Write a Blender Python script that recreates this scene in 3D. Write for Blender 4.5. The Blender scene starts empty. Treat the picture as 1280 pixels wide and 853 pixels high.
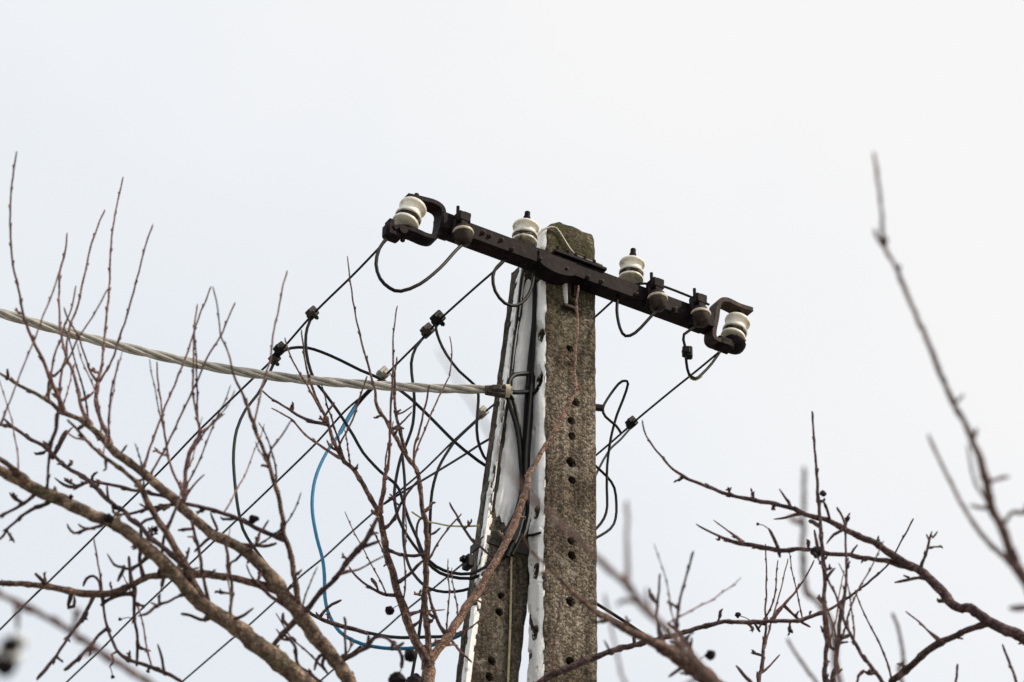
import bpy, bmesh, math, random
from mathutils import Vector, Matrix, noise

# ------------------------------------------------------------------ camera
SC = bpy.context.scene
COL = SC.collection
PITCH, ROLL, LENS = math.radians(34), math.radians(0.8), 100.0
FPX = 1280 * LENS / 36.0
CAMPOS = Vector((0, 0, 1.6))
_fw = Vector((0, math.cos(PITCH), math.sin(PITCH)))
_u0 = Vector((0, -math.sin(PITCH), math.cos(PITCH)))
_r0 = Vector((1, 0, 0))
RT = math.cos(ROLL) * _r0 + math.sin(ROLL) * _u0
UP = -math.sin(ROLL) * _r0 + math.cos(ROLL) * _u0
FW = _fw
cd = bpy.data.cameras.new('camera')
cam = bpy.data.objects.new('camera', cd)
COL.objects.link(cam)
cam.matrix_world = Matrix.Translation(CAMPOS) @ Matrix((RT, UP, -FW)).transposed().to_4x4()
cd.lens = LENS
cd.sensor_width = 36
cd.sensor_fit = 'HORIZONTAL'
cd.clip_start = 0.1
cd.clip_end = 3000
cd.dof.use_dof = True
cd.dof.focus_distance = 9.3
cd.dof.aperture_fstop = 4.2
SC.camera = cam

# ------------------------------------------------------------------ sky, sun, exposure
SUN_AZ, SUN_EL = math.radians(99), math.radians(44)      # azimuth clockwise from +Y
wd = bpy.data.worlds.new('World')
SC.world = wd
wd.use_nodes = True
nt = wd.node_tree
nt.nodes.clear()
def wn(t, **k):
    n = nt.nodes.new(t)
    for a, b in k.items(): setattr(n, a, b)
    return n
tc = wn('ShaderNodeTexCoord')
sky = wn('ShaderNodeTexSky', sky_type='NISHITA', sun_disc=False, sun_elevation=SUN_EL, sun_rotation=SUN_AZ)
bg1 = wn('ShaderNodeBackground'); bg1.inputs[1].default_value = 0.10
nt.links.new(sky.outputs[0], bg1.inputs[0])
mp = wn('ShaderNodeMapping'); mp.inputs['Location'].default_value = (0.35, 0.2, 0.1)
nt.links.new(tc.outputs['Generated'], mp.inputs[0])
ns = wn('ShaderNodeTexNoise'); ns.inputs['Scale'].default_value = 2.6
ns.inputs['Detail'].default_value = 5; ns.inputs['Roughness'].default_value = 0.5
nt.links.new(mp.outputs[0], ns.inputs['Vector'])
# thin overcast: thicker (whiter) towards the veiled sun, thinner (bluer) away from it
sd = wn('ShaderNodeVectorMath', operation='DOT_PRODUCT')
SUNV = Vector((math.sin(SUN_AZ) * math.cos(SUN_EL), math.cos(SUN_AZ) * math.cos(SUN_EL), math.sin(SUN_EL)))
sd.inputs[1].default_value = SUNV
nt.links.new(tc.outputs['Generated'], sd.inputs[0])
ma = wn('ShaderNodeMath', operation='MULTIPLY_ADD'); ma.inputs[1].default_value = 1.0; ma.inputs[2].default_value = -0.12
nt.links.new(sd.outputs['Value'], ma.inputs[0])
mb_ = wn('ShaderNodeMath', operation='MULTIPLY_ADD'); mb_.inputs[1].default_value = 0.55
nt.links.new(ns.outputs['Fac'], mb_.inputs[0]); nt.links.new(ma.outputs[0], mb_.inputs[2])
rp = wn('ShaderNodeValToRGB')
rp.color_ramp.elements[0].position = 0.33; rp.color_ramp.elements[0].color = (0.81, 0.855, 0.905, 1)
rp.color_ramp.elements[1].position = 0.54; rp.color_ramp.elements[1].color = (0.958, 0.954, 0.952, 1)
e_ = rp.color_ramp.elements.new(0.42); e_.color = (0.88, 0.905, 0.94, 1)
nt.links.new(mb_.outputs[0], rp.inputs[0])
bg2 = wn('ShaderNodeBackground'); bg2.inputs[1].default_value = 1.0
nt.links.new(rp.outputs[0], bg2.inputs[0])
mx = wn('ShaderNodeMixShader'); mx.inputs[0].default_value = 0.97
nt.links.new(bg1.outputs[0], mx.inputs[1]); nt.links.new(bg2.outputs[0], mx.inputs[2])
wo = wn('ShaderNodeOutputWorld'); nt.links.new(mx.outputs[0], wo.inputs[0])

sl = bpy.data.lights.new('sun', 'SUN'); sl.energy = 3.4; sl.angle = math.radians(4); sl.color = (1, 0.86, 0.68)
so = bpy.data.objects.new('sun', sl); COL.objects.link(so)
so.rotation_euler = SUNV.to_track_quat('Z', 'Y').to_euler()
SC.view_settings.view_transform = 'Standard'
SC.view_settings.look = 'None'
SC.view_settings.exposure = 0
SC.view_settings.gamma = 1
SC.view_settings.use_curve_mapping = False

# ------------------------------------------------------------------ frame of the pole: U along the cross arm, V away from it, Z up
def ray(px, py): return FW + RT * ((px - 640) / FPX) - UP * ((py - 426.25) / FPX)
def P(px, py, d): return CAMPOS + ray(px, py) * d
def depth(p): return (p - CAMPOS).dot(FW)
PSI = math.radians(31)
U = Vector((math.cos(PSI), math.sin(PSI), 0))
V = Vector((-math.sin(PSI), math.cos(PSI), 0))
Z = Vector((0, 0, 1))
O = P(714, 350, 9.4)
O.z = 7.026
def L(u, v, z): return O + U * u + V * v + Z * z
def loc(p):
    q = p - O
    return q.dot(U), q.dot(V), q.z
def A(px, py, v=0.0):                      # sight line met with the upright plane at distance v behind the post face
    r = ray(px, py); t = (v - (CAMPOS - O).dot(V)) / r.dot(V)
    return CAMPOS + r * t
def B(px, py, u):                          # ... with the upright plane across the arm at u
    r = ray(px, py); t = (u - (CAMPOS - O).dot(U)) / r.dot(U)
    return CAMPOS + r * t

# ------------------------------------------------------------------ materials
def mat(name, build, rough=0.7, metal=0.0, spec=0.5):
    m = bpy.data.materials.new(name); m.use_nodes = True
    n = m.node_tree; b = n.nodes['Principled BSDF']
    b.inputs['Roughness'].default_value = rough; b.inputs['Metallic'].default_value = metal
    b.inputs['Specular IOR Level'].default_value = spec
    build(n, b); return m
def nd(n, t, **k):
    x = n.nodes.new(t)
    for a, c in k.items():
        if a in ('Scale', 'Detail', 'Roughness', 'Distortion', 'Randomness'): x.inputs[a].default_value = c
        else: setattr(x, a, c)
    return x
def coords(n, scale=(1, 1, 1)):
    t = n.nodes.new('ShaderNodeNewGeometry'); m = n.nodes.new('ShaderNodeMapping')
    m.inputs['Scale'].default_value = scale
    n.links.new(t.outputs['Position'], m.inputs[0]); return m.outputs[0]
def ramp(n, fac, stops):
    r = n.nodes.new('ShaderNodeValToRGB'); r.color_ramp.interpolation = 'LINEAR'
    el = r.color_ramp.elements
    while len(el) < len(stops): el.new(0.5)
    for e, (p, c) in zip(el, stops): e.position = p; e.color = tuple(c) + (1,)
    n.links.new(fac, r.inputs[0]); return r.outputs[0]
def mixc(n, fac, a, b, mode='MIX'):
    x = n.nodes.new('ShaderNodeMix'); x.data_type = 'RGBA'; x.blend_type = mode
    for k, s in ((0, fac), (6, a), (7, b)):
        if hasattr(s, 'is_linked'): n.links.new(s, x.inputs[k])
        else: x.inputs[k].default_value = s if k == 0 else tuple(s) + (1,)
    return x.outputs[2]
def bump(n, b, h, strength, dist):
    x = n.nodes.new('ShaderNodeBump'); x.inputs['Strength'].default_value = strength; x.inputs['Distance'].default_value = dist
    n.links.new(h, x.inputs['Height']); n.links.new(x.outputs[0], b.inputs['Normal'])

def concrete(dark, mid, pale, moss):
    def f(n, b):
        c = coords(n)
        a = nd(n, 'ShaderNodeTexNoise', Scale=120, Detail=6, Roughness=0.75); n.links.new(c, a.inputs['Vector'])
        col = ramp(n, a.outputs['Fac'], [(0.33, dark), (0.5, mid), (0.68, pale)])
        vo = nd(n, 'ShaderNodeTexVoronoi', Scale=150); n.links.new(c, vo.inputs['Vector'])
        sep = nd(n, 'ShaderNodeSeparateColor'); n.links.new(vo.outputs['Color'], sep.inputs[0])
        peb = ramp(n, sep.outputs[0], [(0.0, [x * 0.5 for x in mid]), (0.45, mid), (0.75, pale), (1.0, [min(x * 1.5, 0.6) for x in pale])])
        col = mixc(n, 0.5, col, peb)
        big = nd(n, 'ShaderNodeTexNoise', Scale=4.5, Detail=5, Roughness=0.6); n.links.new(c, big.inputs['Vector'])
        bf = ramp(n, big.outputs['Fac'], [(0.40, (0, 0, 0)), (0.58, (1, 1, 1))])
        col = mixc(n, bf, mixc(n, 1.0, col, (0.48, 0.44, 0.40), 'MULTIPLY'), col)
        st = nd(n, 'ShaderNodeTexNoise', Scale=1, Detail=5, Roughness=0.65)
        n.links.new(coords(n, (30, 30, 1.6)), st.inputs['Vector'])                      # rain streaks
        sf = ramp(n, st.outputs['Fac'], [(0.40, (0.42, 0.38, 0.34)), (0.52, (0.85, 0.8, 0.74)), (0.66, (1.25, 1.22, 1.15))])
        col = mixc(n, 0.95, col, sf, 'MULTIPLY')
        li = nd(n, 'ShaderNodeTexNoise', Scale=11, Detail=9, Roughness=0.75); n.links.new(c, li.inputs['Vector'])
        col = mixc(n, ramp(n, li.outputs['Fac'], [(0.56, (0, 0, 0)), (0.66, (0.6, 0.6, 0.6))]), col, (0.36, 0.335, 0.29))
        # moss and algae on the wet crown of the post, fading out down its length in patches
        g = n.nodes.new('ShaderNodeNewGeometry'); sx = n.nodes.new('ShaderNodeSeparateXYZ'); n.links.new(g.outputs['Position'], sx.inputs[0])
        mr = n.nodes.new('ShaderNodeMapRange'); mr.inputs[1].default_value = O.z - 0.5; mr.inputs[2].default_value = O.z + 0.2
        n.links.new(sx.outputs[2], mr.inputs[0])
        mm = nd(n, 'ShaderNodeMath', operation='MULTIPLY'); n.links.new(mr.outputs[0], mm.inputs[0])
        mn = nd(n, 'ShaderNodeTexNoise', Scale=22, Detail=6, Roughness=0.7); n.links.new(c, mn.inputs['Vector'])
        mf = ramp(n, mn.outputs['Fac'], [(0.4, (0, 0, 0)), (0.58, (1, 1, 1))]); n.links.new(mf, mm.inputs[1])
        mcol = ramp(n, a.outputs['Fac'], [(0.35, [x * 0.35 for x in moss]), (0.6, moss), (0.75, [min(1, x * 1.8) for x in moss])])
        col = mixc(n, mm.outputs[0], col, mcol)
        n.links.new(col, b.inputs['Base Color'])
        add = nd(n, 'ShaderNodeMath', operation='MULTIPLY_ADD'); add.inputs[1].default_value = -0.8
        n.links.new(vo.outputs['Distance'], add.inputs[0]); n.links.new(a.outputs['Fac'], add.inputs[2])
        bump(n, b, add.outputs[0], 0.9, 0.004)
    return f
M_CONC = mat('pebbly concrete', concrete((0.022, 0.020, 0.017), (0.10, 0.088, 0.073), (0.40, 0.355, 0.30), (0.07, 0.068, 0.026)), 0.95, 0, 0.2)
M_CONC2 = mat('weathered concrete', concrete((0.03, 0.027, 0.022), (0.085, 0.075, 0.062), (0.21, 0.19, 0.16), (0.06, 0.06, 0.03)), 0.95, 0, 0.2)

def f_snow(n, b):
    c = coords(n)
    a = nd(n, 'ShaderNodeTexNoise', Scale=30, Detail=6, Roughness=0.65); n.links.new(c, a.inputs['Vector'])
    n.links.new(ramp(n, a.outputs['Fac'], [(0.3, (0.86, 0.87, 0.89)), (0.6, (0.94, 0.945, 0.95))]), b.inputs['Base Color'])
    b.inputs['Subsurface Weight'].default_value = 0.15
    b.inputs['Subsurface Radius'].default_value = (0.02, 0.02, 0.025)
    bump(n, b, a.outputs['Fac'], 0.8, 0.008)
M_SNOW = mat('frozen snow', f_snow, 0.8)

def f_steel(n, b):
    c = coords(n)
    a = nd(n, 'ShaderNodeTexNoise', Scale=45, Detail=6, Roughness=0.7); n.links.new(c, a.inputs['Vector'])
    col = ramp(n, a.outputs['Fac'], [(0.35, (0.003, 0.002, 0.0035)), (0.52, (0.007, 0.005, 0.0075)), (0.64, (0.022, 0.014, 0.017)), (0.78, (0.10, 0.06, 0.05))])
    w = nd(n, 'ShaderNodeTexNoise', Scale=9, Detail=7, Roughness=0.7); n.links.new(c, w.inputs['Vector'])
    col = mixc(n, ramp(n, w.outputs['Fac'], [(0.46, (0, 0, 0)), (0.62, (0.85, 0.85, 0.85))]), col, mixc(n, a.outputs['Fac'], (0.004, 0.0028, 0.0042), (0.034, 0.021, 0.024)))
    n.links.new(col, b.inputs['Base Color']); bump(n, b, a.outputs['Fac'], 0.6, 0.002)
M_STEEL = mat('dark rusted steel', f_steel, 0.6, 0.0, 0.07)
def f_rust(n, b):
    c = coords(n)
    a = nd(n, 'ShaderNodeTexNoise', Scale=60, Detail=6, Roughness=0.7); n.links.new(c, a.inputs['Vector'])
    n.links.new(ramp(n, a.outputs['Fac'], [(0.35, (0.014, 0.010, 0.010)), (0.58, (0.045, 0.030, 0.025)), (0.8, (0.15, 0.10, 0.08))]), b.inputs['Base Color'])
    bump(n, b, a.outputs['Fac'], 0.5, 0.002)
M_RUST = mat('brown rusted steel', f_rust, 0.7, 0, 0.2)
def f_porc(n, b):
    c = coords(n)
    a = nd(n, 'ShaderNodeTexNoise', Scale=40, Detail=5, Roughness=0.6); n.links.new(c, a.inputs['Vector'])
    g = nd(n, 'ShaderNodeTexNoise', Scale=14, Detail=6, Roughness=0.75); n.links.new(c, g.inputs['Vector'])
    col = ramp(n, a.outputs['Fac'], [(0.3, (0.76, 0.71, 0.61)), (0.6, (0.88, 0.84, 0.75))])
    col = mixc(n, ramp(n, g.outputs['Fac'], [(0.55, (0, 0, 0)), (0.70, (1, 1, 1))]), col, (0.22, 0.18, 0.14))
    n.links.new(col, b.inputs['Base Color']); b.inputs['Coat Weight'].default_value = 0.15
M_PORC = mat('cream porcelain', f_porc, 0.38, 0, 0.35)
def f_porcd(n, b):
    c = coords(n)
    a = nd(n, 'ShaderNodeTexNoise', Scale=70, Detail=4, Roughness=0.7); n.links.new(c, a.inputs['Vector'])
    n.links.new(ramp(n, a.outputs['Fac'], [(0.46, (0.012, 0.011, 0.010)), (0.56, (0.05, 0.046, 0.04)), (0.66, (0.34, 0.31, 0.27))]), b.inputs['Base Color'])
M_TIE = mat('soot stained tie wire', f_porcd, 0.6, 0, 0.15)
def plain(c, var=0.25, sc=60):
    def f(n, b):
        k = coords(n)
        a = nd(n, 'ShaderNodeTexNoise', Scale=sc, Detail=4, Roughness=0.6); n.links.new(k, a.inputs['Vector'])
        n.links.new(ramp(n, a.outputs['Fac'], [(0.3, [x * (1 - var) for x in c]), (0.7, [min(1, x * (1 + var)) for x in c])]), b.inputs['Base Color'])
        bump(n, b, a.outputs['Fac'], 0.2, 0.001)
    return f
M_TAN = mat('stained porcelain', plain((0.52, 0.45, 0.36), 0.4, 70), 0.4, 0, 0.3)
M_BLACK = mat('black rubber sheath', plain((0.006, 0.0065, 0.007)), 0.5, 0, 0.13)
M_GREY = mat('grey rubber sheath', plain((0.03, 0.035, 0.032)), 0.5, 0, 0.2)
M_GREEN = mat('dark green sheath', plain((0.016, 0.026, 0.022)), 0.5, 0, 0.2)
M_BLUE = mat('blue plastic sheath', plain((0.005, 0.155, 0.31)), 0.45, 0, 0.25)
M_OLD = mat('yellowed wire', plain((0.42, 0.36, 0.20), 0.35), 0.6)
M_ALU = mat('dull aluminium sheath', plain((0.45, 0.435, 0.405), 0.35, 22), 0.6, 0, 0.25)
M_GALV = mat('galvanised wire', plain((0.26, 0.25, 0.23), 0.3), 0.5, 0.2)
M_CONN = mat('weathered connector', plain((0.045, 0.04, 0.036), 0.8, 160), 0.6, 0, 0.2)
M_TAPE = mat('yellow tape', plain((0.62, 0.56, 0.40), 0.3), 0.6)

def bark(dark, mid, tan, lich):
    def f(n, b):
        c = coords(n)
        a = nd(n, 'ShaderNodeTexNoise', Scale=38, Detail=7, Roughness=0.72); n.links.new(c, a.inputs['Vector'])
        col = ramp(n, a.outputs['Fac'], [(0.34, dark), (0.5, mid), (0.68, tan)])
        g = nd(n, 'ShaderNodeTexNoise', Scale=9, Detail=6, Roughness=0.65); n.links.new(c, g.inputs['Vector'])
        col = mixc(n, ramp(n, g.outputs['Fac'], [(0.54, (0, 0, 0)), (0.68, (0.8, 0.8, 0.8))]), col, lich)
        wv = nd(n, 'ShaderNodeTexVoronoi', Scale=55); wv.feature = 'DISTANCE_TO_EDGE'; n.links.new(c, wv.inputs['Vector'])
        cr = ramp(n, wv.outputs['Distance'], [(0.0, (0.35, 0.33, 0.32)), (0.12, (1, 1, 1))])
        col = mixc(n, 0.55, col, cr, 'MULTIPLY')
        ad = nd(n, 'ShaderNodeMath', operation='MULTIPLY_ADD'); ad.inputs[1].default_value = 0.7; n.links.new(cr, ad.inputs[0]); n.links.new(a.outputs['Fac'], ad.inputs[2])
        n.links.new(col, b.inputs['Base Color']); bump(n, b, ad.outputs[0], 0.9, 0.006)
    return f
M_STEM = mat('brown stem bark', bark((0.030, 0.017, 0.016), (0.14, 0.084, 0.070), (0.42, 0.27, 0.20), (0.085, 0.05, 0.035)), 0.7, 0, 0.25)
M_NEAR = mat('pinkish branch bark', bark((0.07, 0.04, 0.04), (0.19, 0.12, 0.112), (0.38, 0.265, 0.235), (0.17, 0.12, 0.10)), 0.7, 0, 0.25)
M_COPPER_LIT = mat('sunlit copper bark', bark((0.10, 0.048, 0.034), (0.27, 0.145, 0.10), (0.50, 0.31, 0.22), (0.2, 0.13, 0.09)), 0.5, 0, 0.4)  # copper bark brightened to carry sunlight on the crossing stem in its colour
M_BARK = mat('fruit tree bark', bark((0.038, 0.025, 0.021), (0.18, 0.127, 0.098), (0.50, 0.365, 0.265), (0.16, 0.145, 0.085)), 0.8, 0, 0.25)
M_TWIG = mat('red brown twig bark', bark((0.024, 0.014, 0.016), (0.085, 0.048, 0.051), (0.23, 0.14, 0.13), (0.058, 0.035, 0.033)), 0.65, 0, 0.25)
M_WHIP = mat('pink young shoot bark', bark((0.13, 0.062, 0.064), (0.25, 0.135, 0.13), (0.38, 0.235, 0.205), (0.17, 0.11, 0.10)), 0.55, 0, 0.25)
def f_fruit(n, b):
    c = coords(n)
    a = nd(n, 'ShaderNodeTexNoise', Scale=80, Detail=4, Roughness=0.6); n.links.new(c, a.inputs['Vector'])
    n.links.new(ramp(n, a.outputs['Fac'], [(0.3, (0.006, 0.004, 0.008)), (0.6, (0.014, 0.009, 0.013)), (0.8, (0.07, 0.04, 0.035))]), b.inputs['Base Color'])
    bump(n, b, a.outputs['Fac'], 0.8, 0.004)
M_FRUIT = mat('shrivelled fruit skin', f_fruit, 0.6, 0, 0.12)
def f_ground(n, b):
    c = coords(n)
    a = nd(n, 'ShaderNodeTexNoise', Scale=0.6, Detail=8, Roughness=0.65); n.links.new(c, a.inputs['Vector'])
    g = nd(n, 'ShaderNodeTexNoise', Scale=14, Detail=6, Roughness=0.7); n.links.new(c, g.inputs['Vector'])
    gr = ramp(n, g.outputs['Fac'], [(0.35, (0.05, 0.045, 0.025)), (0.65, (0.16, 0.14, 0.07))])
    n.links.new(mixc(n, ramp(n, a.outputs['Fac'], [(0.53, (0, 0, 0)), (0.6, (1, 1, 1))]), gr, (0.70, 0.72, 0.75)), b.inputs['Base Color'])
    bump(n, b, g.outputs['Fac'], 0.6, 0.05)
M_GROUND = mat('patchy snow on grass', f_ground, 0.9)

# ------------------------------------------------------------------ mesh helpers (all shapes are given in world space)
class MB:
    def __init__(s): s.v = []; s.f = []
    def add(s, v, f):
        k = len(s.v); s.v += [Vector(x) for x in v]; s.f += [[i + k for i in q] for q in f]; return s
    def box(s, c, ax, hs):
        v = [c + ax[0] * (i * hs[0]) + ax[1] * (j * hs[1]) + ax[2] * (k * hs[2]) for i in (-1, 1) for j in (-1, 1) for k in (-1, 1)]
        return s.add(v, [(0, 1, 3, 2), (4, 6, 7, 5), (0, 4, 5, 1), (2, 3, 7, 6), (0, 2, 6, 4), (1, 5, 7, 3)])
    def bbox(s, c, ax, hs, b=0.004):
        # box with bevelled edges
        bm = bmesh.new(); bmesh.ops.create_cube(bm, size=2)
        for q in bm.verts: q.co = Vector((q.co.x * hs[0], q.co.y * hs[1], q.co.z * hs[2]))
        bmesh.ops.bevel(bm, geom=list(bm.edges), offset=min(b, min(hs) * 0.6), segments=1, affect='EDGES')
        bm.verts.index_update()
        s.add([c + ax[0] * q.co.x + ax[1] * q.co.y + ax[2] * q.co.z for q in bm.verts], [[q.index for q in fc.verts] for fc in bm.faces])
        bm.free(); return s
    def lathe(s, c, axis, prof, n=20):
        a = axis.normalized(); x = a.orthogonal().normalized(); y = a.cross(x)
        v = []; f = []
        for r, h in prof:
            for i in range(n):
                t = 2 * math.pi * i / n
                v.append(c + a * h + (x * math.cos(t) + y * math.sin(t)) * r)
        m = len(prof)
        for j in range(m - 1):
            for i in range(n):
                k = (i + 1) % n
                f.append((j * n + i, j * n + k, (j + 1) * n + k, (j + 1) * n + i))
        f.append(tuple(range(n))[::-1]); f.append(tuple((m - 1) * n + i for i in range(n)))
        return s.add(v, f)
    def tube(s, pts, rad, n=8, rough=0.0):
        m = len(pts)
        if not isinstance(rad, (list, tuple)): rad = [rad] * m
        tan = [(pts[min(i + 1, m - 1)] - pts[max(i - 1, 0)]).normalized() for i in range(m)]
        x = tan[0].orthogonal().normalized(); v = []; f = []
        for i in range(m):
            x = (x - tan[i] * x.dot(tan[i])).normalized(); y = tan[i].cross(x)
            for k in range(n):
                t = 2 * math.pi * k / n
                dv = (x * math.cos(t) + y * math.sin(t)) * rad[i]
                if rough: dv *= 1 + rough * (noise.noise((pts[i] + dv) * 55) + .8 * max(0, noise.noise((pts[i] + dv) * 17)))
                v.append(pts[i] + dv)
        for i in range(m - 1):
            for k in range(n):
                q = (k + 1) % n
                f.append((i * n + k, i * n + q, (i + 1) * n + q, (i + 1) * n + k))
        f.append(tuple(range(n))[::-1]); f.append(tuple((m - 1) * n + k for k in range(n)))
        return s.add(v, f)
def crom(pts, n):
    out = []
    m = len(pts)
    for i in range(m - 1):
        p0, p1, p2, p3 = pts[max(i - 1, 0)], pts[i], pts[i + 1], pts[min(i + 2, m - 1)]
        k = n if isinstance(n, int) else max(1, n(p1, p2))
        for j in range(k):
            t = j / k
            out.append([0.5 * (2 * b + (c - a) * t + (2 * a - 5 * b + 4 * c - d) * t * t + (3 * b - a - 3 * c + d) * t ** 3) for a, b, c, d in zip(p0, p1, p2, p3)])
    out.append(list(pts[-1])); return out

def thing(name, base, label, cat, group=None):
    o = bpy.data.objects.new(name, None); COL.objects.link(o); o.location = base
    o.empty_display_size = 0.1
    o['label'] = label; o['category'] = cat
    if group: o['group'] = group

    BASE[o.name] = Vector(base)
    return o
BASE = {}
def obj(name, mb, m, parent=None, smooth=True, base=None, label=None, cat=None, group=None, kind=None):
    if parent is not None: org = BASE[parent.name]
    else: org = Vector(base) if base is not None else mb.v[0].copy()
    me = bpy.data.meshes.new(name)
    me.from_pydata([tuple(q - org) for q in mb.v], [], mb.f)
    me.validate(); me.update()
    bm = bmesh.new(); bm.from_mesh(me); bmesh.ops.recalc_face_normals(bm, faces=bm.faces); bm.to_mesh(me); bm.free()
    if smooth:
        me.polygons.foreach_set('use_smooth', [True] * len(me.polygons))
        try: me.set_sharp_from_angle(angle=math.radians(42))
        except Exception: pass
    me.materials.append(m)
    o = bpy.data.objects.new(name, me); COL.objects.link(o)
    if parent is not None: o.parent = parent
    else: o.location = org
    BASE[o.name] = org
    for k, x in (('label', label), ('category', cat), ('group', group), ('kind', kind)):
        if x: o[k] = x
    return o

# ------------------------------------------------------------------ ground
g = MB()
N = 48; R_ = [0, 3, 8, 20, 60, 200, 900]
gv = [Vector((0, 8, 0))]; gf = []
for r in R_[1:]:
    for i in range(N):
        t = 2 * math.pi * i / N
        gv.append(Vector((r * math.cos(t), 8 + r * math.sin(t), 0)))
for i in range(N): gf.append((0, 1 + i, 1 + (i + 1) % N))
for j in range(len(R_) - 2):
    for i in range(N):
        k = (i + 1) % N
        gf.append((1 + j * N + i, 1 + (j + 1) * N + i, 1 + (j + 1) * N + k, 1 + j * N + k))
g.add(gv, gf)
obj('ground', g, M_GROUND, base=(0, 0, 0), kind='structure')

# ------------------------------------------------------------------ utility pole
POLE = thing('utility_pole', Vector((O.x, O.y, 0)), 'concrete A-frame utility pole with snow on its left faces and a dark steel cross arm', 'utility pole')
UZ = (U, V, Z)
uFL = loc(A(683, 350, 0))[0]; uFR = loc(A(745, 350, 0))[0]
# depth of the right post: its far left edge is seen at x = 665
_r = ray(664.5, 350); _t = (uFL - (CAMPOS - O).dot(U)) / _r.dot(U)
DEP = loc(CAMPOS + _r * _t)[1]
ZT = loc(A(714, 280.5, 0))[2]

def rounded(u0, u1, v0, v1, ch, k=9, kv=6):
    pts = []
    def seg(a, b, n):
        for i in range(n): pts.append((a[0] + (b[0] - a[0]) * i / n, a[1] + (b[1] - a[1]) * i / n))
    seg((u0 + ch, v0), (u1 - ch, v0), k); seg((u1 - ch, v0), (u1, v0 + ch), 2)
    seg((u1, v0 + ch), (u1, v1 - ch), kv); seg((u1, v1 - ch), (u1 - ch, v1), 2)
    seg((u1 - ch, v1), (u0 + ch, v1), k); seg((u0 + ch, v1), (u0, v1 - ch), 2)
    seg((u0, v1 - ch), (u0, v0 + ch), kv); seg((u0, v0 + ch), (u0 + ch, v0), 2)
    return pts
def post_mesh(section, zs, warp, amp=0.0028):
    v = []; f = []; n = len(section)
    cu = sum(a for a, b in section) / n; cv = sum(b for a, b in section) / n
    for z in zs:
        for (a, b) in section:
            u_, v_, z_ = warp(a, b, z)
            q = Vector((a * 1, b * 1, z))
            d = noise.noise(q * 42) * amp + noise.noise(q * 110) * amp * 0.7
            dirv = Vector((a - cu, b - cv)); 
            au, av = abs(dirv.x) / (uh), abs(dirv.y) / (vh)
            if au > 0.93 and av > 0.9: d -= max(0, noise.noise(q * 23 + Vector((3, 1, 7)))) * 0.016
            dirv.normalize()
            v.append(L(u_ + dirv.x * d, v_ + dirv.y * d, z_))
    for j in range(len(zs) - 1):
        for i in range(n):
            k = (i + 1) % n
            f.append((j * n + i, j * n + k, (j + 1) * n + k, (j + 1) * n + i))
    f.append(tuple(range(n))[::-1])
    top = len(zs) - 1
    c0 = len(v); v.append(sum((v[top * n + i] for i in range(n)), Vector()) / n)
    for i in range(n): f.append((top * n + i, top * n + (i + 1) % n, c0))
    mb = MB(); mb.add(v, f); return mb
def drill(o, holes):
    """cut real holes into a post; holes = (centre, axis, radius, depth)"""
    c = MB()
    for p, ax, r, dp in holes:
        rr = r
        c.lathe(p - ax * 0.03, ax, [(rr * 1.12, 0), (rr * 1.1, 0.03), (rr, 0.038), (rr * 0.95, 0.03 + dp)], 12)
    co = obj('cutter', c, M_CONC, smooth=False, base=BASE[o.name])
    co.location = BASE[o.name] if o.parent is None else (0, 0, 0)
    co.parent = o.parent
    md = o.modifiers.new('b', 'BOOLEAN'); md.object = co; md.operation = 'DIFFERENCE'; md.solver = 'EXACT'
    bpy.context.view_layer.update()
    dg = bpy.context.evaluated_depsgraph_get()
    me = bpy.data.meshes.new_from_object(o.evaluated_get(dg))
    o.modifiers.clear(); o.data = me
    bpy.data.objects.remove(co, do_unlink=True)

ZB = -O.z - 0.3
# right post
uh, vh = (uFR - uFL) / 2, DEP / 2
zs = [ZB, -5.5, -4, -3] + [-2.3 + i * (ZT + 2.3) / 110 for i in range(111)]
def warpR(a, b, z):
    # the crown is knocked off at its upper left corner
    if z > ZT - 0.06:
        k = (z - (ZT - 0.06)) / 0.06
        a = a if a > uFL + 0.075 else a + (uFL + 0.075 - a) * 0.72 * k * k
        b = b + (DEP / 2 - b) * 0.22 * k
        z = z + noise.noise(Vector((a, b, 0)) * 25) * 0.008 * k
    return a, b, z
rp_ = obj('post', post_mesh(rounded(uFL, uFR, 0, DEP, 0.006), zs, warpR), M_CONC, POLE, label='upright concrete post with pairs of round holes')
def pxh(x, y, v, r, axis): return (A(x, y, v), axis, r / 378.0, 0.075)
hr = [pxh(x, y, 0, r, V) for x, y, r in ((714, 379, 6), (712, 435.5, 4.6), (713, 453, 4.2), (719, 502, 6), (714, 526, 5), (715, 545, 5), (714, 578, 6.5), (715, 600, 5), (714, 676, 5), (715, 694.5, 5.4), (713, 752, 5.8), (713, 827, 5.8), (713, 900, 5.8), (713, 918, 5.8))]
SIDEH = [(B(x, y, uFL), U, 6.4 / 378, 0.07) for x, y in ((677, 419), (675, 475), (671, 640), (670, 714), (669, 791))]
drill(rp_, hr + SIDEH)
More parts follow.
